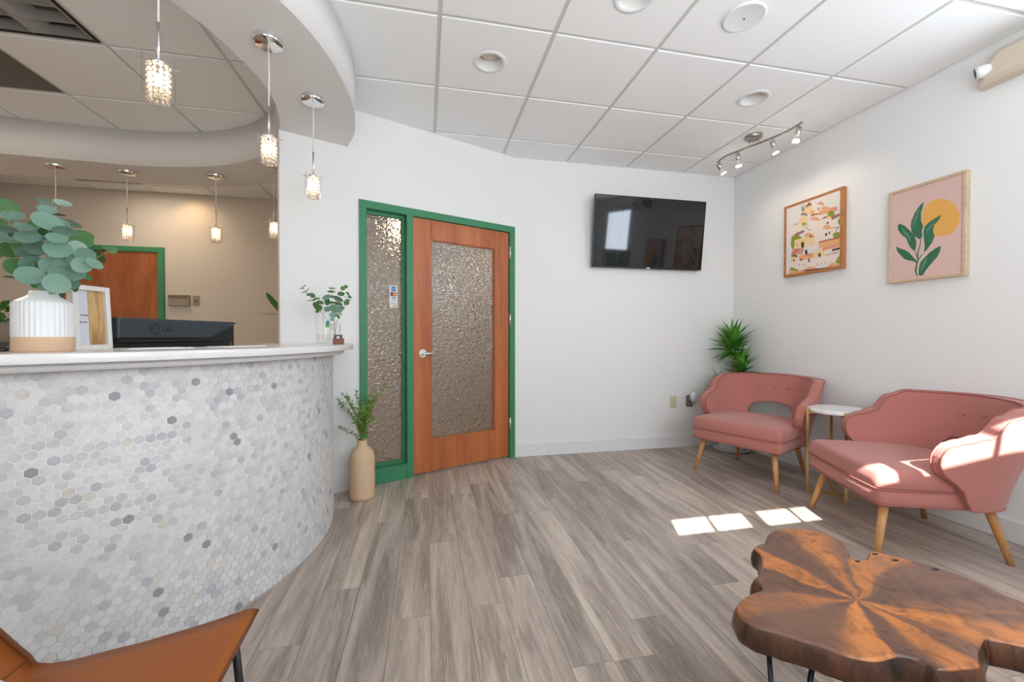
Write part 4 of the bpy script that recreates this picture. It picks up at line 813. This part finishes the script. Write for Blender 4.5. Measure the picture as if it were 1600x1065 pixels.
BIG = [[-1.1875,1.5989,1.5402,0.0177,-0.3317,-0.9432,0.7591,0.6184,-0.2032,0.0233,2],[-1.1893,1.6573,1.5533,0.4349,-0.4735,0.7659,0.7986,0.5958,-0.0852,0.0243,2],[-1.1537,1.553,1.5018,0.5026,-0.5601,0.6586,0.7894,0.6079,-0.0854,0.0227,0],[-1.2006,1.6489,1.5168,-0.0177,0.0242,-0.9996,0.8084,0.5886,0.0,0.0242,1],[-1.1212,1.5088,1.4555,0.68,-0.508,0.5288,0.7174,0.6101,-0.3364,0.0367,0],[-1.2712,1.6801,1.4782,0.5614,-0.742,0.3663,0.7975,0.6034,0.0,0.0272,1],[-1.1327,1.5727,1.4629,0.5725,-0.7949,0.2008,0.8114,0.5844,0.0,0.0205,0],[-1.1377,1.6163,1.4821,-0.0804,-0.3029,-0.9496,0.7624,0.5951,-0.2544,0.0291,2],[-1.0814,1.5126,1.4326,0.2589,-0.3621,-0.8955,0.8135,0.5816,0.0,0.0272,0],[-1.2046,1.6002,1.4352,0.5983,-0.5449,0.5875,0.7615,0.6149,-0.2052,0.0285,0],[-1.0871,1.4947,1.4036,0.4509,-0.6199,0.6422,0.8087,0.5882,0.0,0.0244,0],[-1.2154,1.6054,1.3919,0.4515,-0.6935,0.5614,0.8015,0.5917,0.0863,0.0353,0],[-1.0999,1.5146,1.3755,0.5665,-0.78,0.2658,0.8091,0.5876,0.0,0.0321,0],[-1.086,1.5662,1.3893,0.5638,-0.8131,-0.1449,0.744,0.5762,-0.3384,0.0258,2],[-1.1009,1.6074,1.4342,0.4733,-0.6911,0.5462,0.825,0.5651,0.0,0.0291,1],[-1.091,1.5862,1.4115,0.4434,-0.6446,0.6228,0.8239,0.5667,0.0,0.0313,1],[-1.1895,1.534,1.4102,0.3904,-0.6729,0.6283,0.7956,0.59,0.1375,0.0287,0],[-1.2466,1.5523,1.4018,0.2682,-0.3339,0.9036,0.7797,0.6262,0.0,0.0348,0],[-1.2424,1.6015,1.3744,0.4204,-0.5419,0.7277,0.7901,0.613,0.0,0.0299,0],[-1.3315,1.6739,1.3957,0.2848,-0.7578,0.587,0.7636,0.5496,0.339,0.0429,1],[-1.3891,1.7188,1.449,0.3644,-0.451,-0.8148,0.7778,0.6286,0.0,0.0275,1],[-1.1931,1.5261,1.4399,0.4214,-0.539,0.7293,0.7878,0.6159,0.0,0.0221,0],[-1.295,1.6027,1.4491,0.2167,-0.2682,-0.9387,0.7778,0.6285,0.0,0.023,0],[-1.2963,1.6233,1.4942,0.3312,-0.643,0.6906,0.7892,0.5899,0.1708,0.0286,0],[-1.3743,1.7019,1.5433,0.6163,-0.7632,-0.1942,0.778,0.6282,0.0,0.0272,1],[-1.2993,1.6353,1.3358,0.6185,-0.7784,-0.1074,0.783,0.6221,0.0,0.0289,1],[-1.2235,1.6012,1.339,0.4326,-0.5662,-0.7016,0.7946,0.6072,0.0,0.0373,0],[-1.1426,1.5495,1.3306,0.5834,-0.7913,0.1831,0.8049,0.5935,0.0,0.0277,0],[-1.1669,1.5109,1.2916,0.5406,-0.7,0.4666,0.7914,0.6113,0.0,0.0341,0],[-1.219,1.5922,1.3145,0.362,-0.4729,0.8033,0.794,0.6079,0.0,0.0309,0],[-1.2981,1.6226,1.2974,0.1772,-0.2215,0.9589,0.7809,0.6247,0.0,0.0208,1],[-1.1109,1.5612,1.3388,0.5757,-0.8091,-0.1184,0.8148,0.5798,0.0,0.0307,0],[-1.0391,1.5159,1.3286,0.5615,-0.8191,-0.1179,0.8248,0.5654,0.0,0.025,0],[-1.039,1.5286,1.3659,0.443,-0.6517,-0.6157,0.827,0.5622,0.0,0.0252,0],[-1.0129,1.524,1.3359,0.7606,-0.3428,0.5513,0.6434,0.5119,-0.5693,0.0227,0],[-1.0945,1.5377,1.3026,0.397,-0.5577,0.729,0.8147,0.5799,0.0,0.0428,0],[-1.0889,1.4951,1.2698,0.5865,-0.8054,-0.0859,0.6332,0.5221,-0.5715,0.0317,0],[-1.1275,1.5897,1.2781,0.4647,-0.6551,0.5957,0.8157,0.5785,0.0,0.0287,0],[-1.1387,1.5377,1.2638,0.5932,-0.8011,-0.08,0.585,0.4972,-0.6407,0.025,0],[-1.2492,1.6425,1.2814,0.6033,-0.7932,-0.0827,0.796,0.6054,0.0,0.016,1],[-1.1417,1.6447,1.2791,-0.5424,-0.8395,-0.0321,0.0479,-0.069,0.9965,0.0244,1],[-1.1217,1.6491,1.3127,0.7924,-0.2312,0.5645,0.5969,0.4845,-0.6395,0.0191,1],[-1.0441,1.6018,1.372,-0.3657,-0.7427,-0.561,0.4198,0.4063,-0.8116,0.0213,1],[-1.0119,1.6012,1.3945,0.5283,-0.836,-0.1484,0.8453,0.5342,0.0,0.0134,1],[-1.0091,1.5723,1.3939,0.6948,-0.2865,0.6597,0.6883,0.531,-0.4943,0.0115,1],[-1.4019,1.7187,1.4921,0.6229,-0.7637,-0.1696,0.7749,0.6321,0.0,0.0137,1],[-1.3358,1.6167,1.4326,0.5799,-0.7019,-0.4136,0.7709,0.637,0.0,0.0257,0],[-1.4224,1.7153,1.3976,0.6331,-0.7635,-0.1279,0.7698,0.6383,0.0,0.0273,1],[-1.0812,1.5649,1.3533,0.4591,-0.6645,0.5896,0.8227,0.5684,0.0,0.0309,0],[-1.3034,1.6608,1.4076,0.4478,-0.5706,0.6884,0.7866,0.6174,0.0,0.0267,1],[-1.1738,1.5876,1.444,0.2738,-0.3703,-0.8876,0.8041,0.5945,0.0,0.0258,1],[-1.226,1.6442,1.3062,0.5635,-0.7557,0.3339,0.8017,0.5978,0.0,0.0267,1]]
SMALL = [[-0.7644,2.8105,1.4124,0.1959,-0.0756,-0.9777,0.955,0.2412,0.1727,0.0147,1],[-0.7242,2.7194,1.4139,-0.5092,-0.494,0.7048,0.758,0.1305,0.6391,0.0119,1],[-0.7469,2.7954,1.3866,0.2229,-0.0439,-0.9739,0.9501,0.2334,0.207,0.0171,1],[-0.7211,2.7749,1.3962,-0.5753,-0.4948,0.6513,0.702,0.1099,0.7036,0.0122,1],[-0.686,2.6898,1.3642,0.2325,-0.268,-0.9349,0.9582,0.2281,0.1729,0.0236,0],[-0.6867,2.7591,1.3575,0.1009,-0.8429,0.5285,0.9593,0.2233,0.173,0.0136,1],[-0.7011,2.7479,1.3287,-0.0234,-0.2557,0.9665,0.9669,0.2398,0.0869,0.0193,1],[-0.6773,2.77,1.3431,0.5253,-0.2615,-0.8097,0.8509,0.1662,0.4983,0.0171,1],[-0.6586,2.787,1.345,-0.6043,-0.6384,0.4768,0.5736,0.0668,0.8164,0.0098,1],[-0.6424,2.7368,1.3167,0.2863,-0.6194,0.731,0.9558,0.2374,-0.1732,0.0217,1],[-0.6541,2.7014,1.2971,-0.3181,-0.8806,-0.3513,-0.4723,-0.1741,0.8641,0.0214,1],[-0.65,2.7399,1.283,0.137,-0.9852,0.1027,0.8497,0.1701,0.4991,0.0217,1],[-0.6576,2.7334,1.2609,0.1134,-0.4716,-0.8745,0.9723,0.2339,0.0,0.012,1],[-0.5705,2.7303,1.4045,0.0702,-0.3357,0.9393,0.9789,0.2045,0.0,0.0218,1],[-0.5695,2.7032,1.3809,0.0819,-0.3887,0.9177,0.9785,0.2061,0.0,0.024,1],[-0.5666,2.7104,1.3519,0.105,-0.5023,0.8583,0.9788,0.2046,0.0,0.0192,1],[-0.5179,2.6456,1.3374,-0.2757,-0.4956,-0.8236,0.8826,0.2089,-0.4211,0.0306,0],[-0.5905,2.6759,1.3435,-0.2501,-0.726,0.6407,0.8548,0.1452,0.4982,0.026,0],[-0.607,2.7708,1.3249,0.8235,-0.5646,-0.0551,0.0161,-0.0737,0.9972,0.0245,1],[-0.575,2.7494,1.3213,0.0886,-0.4235,-0.9015,0.9788,0.2047,0.0,0.0171,1],[-0.5373,2.7441,1.3166,-0.1579,-0.4069,-0.8997,0.9443,0.2043,-0.2581,0.0269,1],[-0.4922,2.6252,1.2823,-0.2806,-0.6358,-0.719,0.8453,0.1912,-0.499,0.0164,0],[-0.5452,2.6921,1.2766,0.3887,-0.6566,0.6463,0.9169,0.2068,-0.3414,0.0383,0],[-0.5877,2.6818,1.2753,0.2013,-0.9186,-0.34,0.9768,0.2141,0.0,0.019,0],[-0.5471,2.646,1.2383,0.1565,-0.968,0.1962,0.9661,0.1914,0.1735,0.0211,0],[-0.5546,2.6499,1.2103,0.2047,-0.9781,-0.0369,0.9788,0.2049,0.0,0.0103,0],[-0.5326,2.718,1.2325,0.8604,-0.3834,0.3358,-0.4071,-0.1205,0.9054,0.0169,1],[-0.5014,2.6266,1.2449,-0.4034,-0.3879,-0.8287,0.846,0.1871,-0.4994,0.0117,0],[-0.5229,2.7544,1.374,0.138,-0.7271,0.6725,0.9825,0.1865,0.0,0.0221,1],[-0.5049,2.7205,1.4073,0.1814,-0.9776,-0.1067,0.9832,0.1825,0.0,0.0145,1],[-0.4886,2.7316,1.4187,0.1722,-0.9627,0.2088,0.9844,0.1761,0.0,0.0122,1],[-0.4707,2.6811,1.3726,0.6369,-0.4952,0.5909,0.7438,0.1932,-0.6398,0.0134,1],[-0.4669,2.7241,1.3551,0.5499,-0.6137,0.5666,0.7988,0.1883,-0.5713,0.0146,1],[-0.4775,2.7452,1.3358,0.2362,-0.4222,0.8752,0.9678,0.1826,-0.1731,0.0137,1],[-0.4896,2.7479,1.3201,0.1749,-0.9817,-0.075,0.9845,0.1754,0.0,0.0172,1]]
VX, VY = -1.165, 1.555
eucalyptus('eucalyptus_bunch', 'large bunch of round grey-green eucalyptus in the ribbed white vase', (VX, VY, ZC+.06), BIG, [[[-1.152,1.574,1.5439],[-1.1648,1.5753,1.4312],[-1.171,1.5755,1.3391],[-1.1778,1.5757,1.2316]],[[-1.3123,1.6276,1.5167],[-1.2794,1.6198,1.4362],[-1.2295,1.5982,1.3615],[-1.1828,1.5767,1.2316]],[[-1.112,1.5648,1.4747],[-1.1247,1.5668,1.4159],[-1.1601,1.5725,1.2776],[-1.1703,1.5741,1.2316]],[[-1.0171,1.5951,1.3893],[-1.0665,1.5947,1.3514],[-1.1424,1.5892,1.275],[-1.1653,1.573,1.2316]],[[-1.3449,1.6641,1.4329],[-1.2938,1.6423,1.3567],[-1.2238,1.6063,1.2802],[-1.1803,1.5762,1.2316]],[[-1.0973,1.6021,1.4305],[-1.1168,1.5846,1.3322],[-1.1502,1.5702,1.2572],[-1.1728,1.5746,1.2316]]], .0022)
eucalyptus('eucalyptus_sprigs', 'small eucalyptus sprigs in a clear glass at the counter end', (-.538, 2.667, ZC+.006), SMALL, [[[-0.7376,2.7118,1.4079],[-0.6843,2.6999,1.3463],[-0.6334,2.6884,1.2704],[-0.5594,2.6718,1.1755],[-0.541,2.6668,1.0807]],[[-0.5588,2.6744,1.4055],[-0.5591,2.6734,1.3154],[-0.5454,2.6691,1.1945],[-0.5387,2.6663,1.0807]],[[-0.4776,2.6575,1.4127],[-0.5078,2.6634,1.3747],[-0.4693,2.6345,1.335],[-0.4942,2.6593,1.2704],[-0.5315,2.6661,1.185],[-0.5364,2.6659,1.0807]],[[-0.5219,2.6659,1.3392],[-0.5406,2.6691,1.2751],[-0.541,2.6668,1.0807]]], .0016)
t = thing('ribbed_vase', 'white ribbed ceramic vase with bare clay base on counter', 'vase', (VX, VY, ZC))
obj('clay_base', B().lathe([(0.0649, 0), (0.0683, .003), (0.0676, .046)], 72, cap=False).lathe([(0.0649, 0), (0, .001)], 72, cap=False), M['clay'], t)
rib = lambda k_, z: 1+(.022*(1 if k_ % 4 in (1, 2) else -.6) if .047 < z < .150 else 0)
obj('ribbed_body', B().lathe([(0.0673, .0455), (0.0666, .05), (0.0659, .146), (0.0635, .152)], 144, mod=rib, cap=False), M['whitec'], t)
obj('neck', B().lathe([(0.0638, .1515), (0.0607, .156), (0.0414, .168), (0.0324, .176), (0.0310, .187), (0.0283, .188), (0.0283, .175), (0.0207, .165)], 48, cap=False), M['whitec'], t)
t = thing('clear_vase', 'small clear glass holding the eucalyptus sprigs', 'vase', (-.538, 2.667, ZC))
obj('glass_body', B().lathe([(0, .004), (.026, .004), (.028, .0), (.029, .002), (.029, .125), (.027, .125), (.027, .006)], 28, cap=False), M['glass'], t)

# wooden standing photo frame with a sheet and a strip of wood
f0, f1 = Vector((-1.2, 1.725)), Vector((-1.167, 1.848)); ev = (f1-f0).normalized(); fw = (f1-f0).length; fa = math.atan2(ev.y, ev.x)
t = thing('standing_frame', 'whitewashed wooden frame standing on counter with handwritten sheet', 'frame', (*f0, ZC), (math.radians(-3), 0, fa))
FH, FW, FB = .232, fw, .017
for q in ((0, 0, FB, FH), (FW-FB, 0, FW, FH), (FB, 0, FW-FB, FB), (FB, FH-FB, FW-FB, FH)): bevel(obj('frame_bar', B().box(q[0], 0, q[1], q[2], .026, q[3]), mat('whitewashed_wood', (.78, .76, .72), .6, bump=.4, bscale=80), t), .0015)
obj('sheet', B().box(FB, .014, FB, FW*.46, .016, FH-FB), mat('pale_blue_sheet', (.66, .68, .76), .6), t)
obj('wood_strip', B().box(FW*.46, .012, FB, FW-FB, .018, FH-FB), wood('acacia_strip', (.30, .12, .04), (.66, .42, .18), (30, 30, 4), .45, lo=.35, hi=.6), t)
text('lettering', 'In-Love', .0125, M['ink'], t, (FW*.30, .0135, .125), (PI/2, 0, 0)); text('lettering', 'welcome', .010, M['ink'], t, (FW*.28, .0135, .100), (PI/2, 0, 0))

# computer monitor seen from behind
m0, m1 = Vector((-1.246, 1.977)), Vector((-1.035, 2.555)); mv = (m1-m0).normalized(); mw = (m1-m0).length
t = thing('computer_monitor', 'dark blue-grey computer monitor seen from behind over the counter', 'monitor', ((m0.x+m1.x)/2, (m0.y+m1.y)/2, .74), (0, 0, math.atan2(mv.y, mv.x)))
hw = mw/2; zt = 1.188-.74
# local -y faces the visitor (back of the monitor)
obj('bezel', B().box(-hw, .012, .09, hw, .030, zt), M['monk'], t); obj('display', B().box(-hw+.01, .030, .10, hw-.01, .032, zt-.01), M['tvs'], t)
pg = [(-hw+.004, .362), (hw-.17, .362), (hw-.004, zt-.004), (-hw+.004, zt-.001)]; pg2 = [(-hw+.012, .366), (hw-.175, .366), (hw-.022, zt-.010), (-hw+.012, zt-.006)]
obj('back_shell', B().rings([[(x, .0125, z) for x, z in pg], [(x, -.012, z) for x, z in pg], [(x, -.015, z) for x, z in pg2]], smooth=False), M['mon'], t)
obj('vent_ledge', B().box(-hw+.006, -.010, .345, hw-.19, .012, .356), M['black'], t)
obj('lower_panel', B().rings([[(-hw+.01, .012, .10), (hw-.01, .012, .10), (hw-.01, .012, .343), (-hw+.01, .012, .343)], [(-hw+.03, -.010, .13), (hw-.05, -.010, .13), (hw-.05, -.010, .340), (-hw+.03, -.010, .340)]], smooth=False), M['monk'], t)
for x in (-.16, .02): obj('screw', B().tube([(x, -.0115, .318), (x, -.010, .318)], .003, 8), M['silver'], t)
obj('emblem', B().tube([(-.155+.0215*math.cos(2*PI*i/28), -.0155, .402+.0215*math.sin(2*PI*i/28)) for i in range(28)], .0022, 6, closed=True).box(-.160, -.0165, .395, -.157, -.014, .415).box(-.160, -.0165, .393, -.150, -.014, .396).sphere((-.166, -.0155, .407), .003, 8, 5), M['monl'], t)
text('lettering', 'LG', .038, M['monl'], t, (-.098, -.0152, .402), (math.radians(90), 0, 0), .0012)
obj('stand', B().box(-.03, -.02, .01, .03, .01, .2).lathe([(.11, 0), (.11, .008), (.10, .012)], 32, sy=.8), M['monk'], t)
# papers
for i, (a, r_, w_, h_, rz, lab) in enumerate(((-40, .99, .21, .13, .25, 'white papers lying on the countertop before the monitor, left sheets'), (-22, 1.02, .21, .12, .55, 'white papers lying on the countertop before the monitor, right sheets'))):
    q = cp(math.radians(a), r_); o = obj('paper_stack', B().box(-w_/2, -h_/2, 0, w_/2, h_/2, .0018).box(-w_/2+.004, -h_/2+.003, .0018, w_/2, h_/2, .0034), M['slv'], None, (q[0], q[1], ZC), (0, 0, math.radians(a)+PI/2)); tag(o, lab, 'papers', 'papers on the countertop')
t = thing('desk_phone', 'black phone on the counter left of the ribbed vase', 'phone', (-1.40, 1.63, ZC), (0, 0, .6))
bevel(obj('phone_base', B().rings([[(-.07, -.08, 0), (.07, -.08, 0), (.07, .08, 0), (-.07, .08, 0)], [(-.07, -.08, .012), (.07, -.08, .012), (.07, .08, .03), (-.07, .08, .03)]], smooth=False), M['monk'], t), .004); obj('handset', B().tube([(-.05, -.07, .03), (-.05, -.05, .042), (-.05, .05, .05), (-.05, .08, .04)], [.016, .011, .011, .018], 10), M['black'], t)
# planter with dark greenery at far left
PX, PY = -1.66, 1.98
t = thing('wooden_planter', 'weathered wooden planter box at the left edge behind the vase', 'planter', (PX, PY, .742), (0, 0, -.5))
bevel(obj('box', B().box(-.20, -.06, 0, .20, -.05, .42).box(-.20, .05, 0, .20, .06, .42).box(-.20, -.05, 0, -.19, .05, .42).box(.19, -.05, 0, .20, .05, .42).box(-.19, -.05, 0, .19, .05, .39), M['planter'], t), .002)
obj('carved_line', B().tube(catmull([(.18, -.0605, .33), (.13, -.0605, .365), (.12, -.0605, .39), (.15, -.0605, .41)], 5), .003, 6), mat('carving', (.13, .10, .075), .8), t)
t = thing('planter_greenery', 'dark leafy greenery growing in the wooden planter', 'plant', (PX, PY, 1.13), (0, 0, -.5)); b = B(); RR = random.Random(5)
for i in range(150):
    x, y, z = RR.uniform(-.18, .18), RR.uniform(-.04, .04), RR.uniform(.0, .10); a = RR.uniform(0, 6.3); tl = RR.uniform(.02, .045); p = V(x, y, z); d_ = V(math.cos(a)*.6, math.sin(a)*.4, RR.uniform(.2, .9)).normalized(); s_ = d_.cross(V(RR.uniform(-1, 1), RR.uniform(-1, 1), .5)).normalized()*tl*.3
    b.poly([p, p+d_*tl*.5+s_, p+d_*tl, p+d_*tl*.5-s_])
o = obj('foliage', b, M['yuccad'], t); o['kind'] = 'stuff'
# hand sanitizer and card holder
t = thing('sanitizer_bottle', 'clear hand sanitizer pump bottle with green label at counter end', 'bottle', (-.574, 2.52, ZC))
obj('bottle_body', B().lathe([(0, .004), (.030, .002), (.036, .006), (.037, .02), (.037, .170), (.033, .180), (.014, .186)], 32, cap=False, sy=.7), M['glass'], t)
obj('gel', B().lathe([(0, .006), (.030, .006), (.033, .02), (.033, .06), (0, .061)], 28, cap=False, sy=.66), glass('gel', (.93, .91, .88), .1, .3), t)
obj('pump', B().lathe([(.014, .184), (.014, .20), (.010, .204), (.005, .206), (.005, .232)], 18).tube([(0, 0, .232), (0, 0, .240), (-.002, -.01, .244), (-.004, -.032, .240)], [.010, .012, .008, .005], 10).tube([(0, 0, .18), (0, 0, .03)], .003, 6), glass('clear_plastic', (.92, .92, .92), .15, .5), t)
lab_ = mat('green_label', (.10, .42, .06), .4); obj('label', B().rings([[(.0376*math.cos(a), .0268*math.sin(a), z) for a in [math.radians(d_) for d_ in range(-62, -19, 7)]] for z in (.098, .128)], cap=False, closed=False), lab_, t)
obj('label_drop', B().rings([[(.0379*math.cos(a), .0271*math.sin(a), z) for a in [math.radians(d_) for d_ in range(-52, -27, 6)]] for z in (.112, .136)], cap=False, closed=False), mat('teal_label', (.02, .16, .16), .4), t)
t = thing('card_holder', 'small brown wooden card holder beside the sanitizer bottle', 'card holder', (-.505, 2.585, ZC), (0, 0, .2))
bevel(obj('block', B().box(-.031, -.018, 0, .031, -.006, .036).box(-.031, .006, 0, .031, .018, .036).box(-.031, -.006, 0, .031, .006, .012), M['brownb'], t), .001)
t = thing('business_cards', 'grey cards with a white mark standing in the wooden holder', 'cards', (-.505, 2.585, ZC+.0125), (0, 0, .2))
obj('card', B().box(-.026, -.005, 0, .022, .004, .044), M['card'], t); obj('white_mark', B().box(-.010, -.0056, .022, .006, -.005, .034), M['slv'], t)

# tan vase with greenery by the door
FX, FY = -.432, 2.975
t = obj('tan_floor_vase', B().lathe([(0, .0), (.074, 0), (.082, .006), (.084, .03), (.083, .27), (.078, .305), (.062, .335), (.042, .352), (.034, .360), (.032, .392), (.036, .400), (.030, .400), (.027, .37)], 40, cap=False), M['tanc'], None, (FX, FY, 0)); tag(t, 'tall tan ceramic bottle vase on the floor by the green frame', 'vase')
t = thing('fern_sprays', 'bright green leafy sprays standing in the tan floor vase', 'plant', (FX, FY, .36)); RR = random.Random(11); bs, bl = B(), B()
for i in range(22):
    a = RR.uniform(0, 2*PI); sp = RR.uniform(.03, .17); hh = RR.uniform(.20, .37) if sp < .13 else RR.uniform(.14, .30)
    if i == 0: a, sp, hh = .35, .16, .40
    if i == 1: a, sp, hh = 3.5, .16, .33
    if i == 2: a, sp, hh = 3.3, .15, .13
    e_ = V(math.cos(a)*sp, math.sin(a)*sp*.7, hh); pts = catmull([(0, 0, 0), tuple(V(e_.x*.25, e_.y*.25, hh*.5)), tuple(e_)], 8); bs.tube(pts, .0013, 5)
    for k_ in range(5, len(pts)):
        p = V(*pts[k_])
        for q in range(5):
            d_ = V(RR.uniform(-1, 1), RR.uniform(-1, 1), RR.uniform(0, 1.2)).normalized(); ln = RR.uniform(.014, .026); s_ = d_.cross(V(RR.uniform(-1, 1), RR.uniform(-1, 1), RR.uniform(-1, 1))).normalized()*ln*.24; p2 = p+V(RR.uniform(-.008, .008), RR.uniform(-.008, .008), RR.uniform(-.01, .01))
            bl.poly([p2, p2+d_*ln*.5+s_, p2+d_*ln, p2+d_*ln*.5-s_])
obj('stems', bs, M['stem'], t); o = obj('foliage', bl, M['fern'], t); o['kind'] = 'stuff'

# yucca in the corner
YX, YY = 2.93, 3.50
t = thing('plant_pot', 'white round pot on a saucer in the corner behind the chair', 'pot', (YX, YY, 0))
obj('saucer', B().lathe([(.13, 0), (.16, .012), (.165, .022), (.158, .022), (.14, .012), (0, .011)], 40, cap=False), M['pot'], t); obj('pot_body', B().lathe([(0, .013), (.105, .013), (.115, .02), (.145, .27), (.150, .28), (.141, .28), (.136, .25), (0, .25)], 40, cap=False), M['pot'], t)
t = thing('yucca_plant', 'spiky green yucca standing in the corner behind the pink chair', 'plant', (YX, YY, .251))
obj('soil', B().lathe([(.133, .0), (.09, .008), (0, .010)], 28, cap=False), M['soil'], t)
def blade(m):
    b = B(); L_ = []
    for i in range(8):
        s_ = i/7; wd = .5*(math.sin(PI*min(1, s_*.9+.16)))**.8*(1-s_)**.35 if s_ < 1 else 0; z = -.16*s_*s_
        L_.append([b.b.verts.new((s_, -wd, z+.12*wd)), b.b.verts.new((s_, 0, z)), b.b.verts.new((s_, wd, z+.12*wd))])
    for p, q in zip(L_, L_[1:]):
        for k_ in (0, 1): b._f([p[k_], q[k_], q[k_+1], p[k_+1]], True)
    return b.mesh('leaf', m)
BL = [blade(M['yucca']), blade(M['yuccad'])]; RR = random.Random(21)
def rosette(cx, cy, cz, n, l0, l1):
    for i in range(n):
        f_ = i/n; a = i*2.399+RR.uniform(-.2, .2); el = math.radians(82-105*f_+RR.uniform(-8, 8)); l_ = RR.uniform(l0, l1)*(1-.15*f_)
        for q in range(30):
            if YX+cx+l_*math.cos(el)*math.cos(a) < 3.055 and YY+cy+l_*math.cos(el)*math.sin(a) < 3.645: break
            el += (1.35-el)*.12; l_ *= .985
        o = link('leaf', BL[0 if RR.random() < .68 else 1], t, (cx, cy, cz-.10*f_)); o.rotation_euler = (RR.uniform(-.4, .4), -el, a)
        o.scale = (l_, .048/.9*RR.uniform(.85, 1.2), l_)
for (bx, by), (cx, cy, cz), n, l0, l1 in (((.03, .02), (.005, .0, .78), 62, .22, .31), ((-.02, -.03), (.04, -.07, .56), 46, .19, .28), ((-.05, .03), (-.10, .02, .34), 22, .18, .27)):
    obj('cane', B().tube([(bx, by, 0), (cx, cy, cz-.05), (cx, cy, cz+.03)], [.021, .018, .008], 10), M['cane'], t); rosette(cx, cy, cz, n, l0, l1)
# fern leaf peeping past the wall edge in the office
t = thing('office_fern', 'dark leaf of an office plant peeping past the wall edge', 'plant', (-1.28, 4.10, 0))
obj('pot', B().lathe([(0, 0), (.12, 0), (.15, .30), (.14, .30), (.13, .27), (0, .27)], 24, cap=False), M['brownb'], t)
obj('stalk', B().tube([(0, 0, .27), (.01, 0, .9), (.0, 0, 1.32)], .008, 6), M['stem'], t)
bm_ = leafmesh(M['yuccad'])
for a, el, l_ in ((2.9, .02, .13), (2.5, .75, .15), (.3, .4, .14), (1.4, .6, .15), (-1.2, .3, .14), (-2.2, -.1, .11)):
    o = link('leaf', bm_, t, (math.cos(a)*math.cos(el)*l_*.9, math.sin(a)*math.cos(el)*l_*.9, 1.31+math.sin(el)*l_*.9)); o.rotation_euler = (0, -el, a); o.scale = (l_, l_*.28, l_*.3)
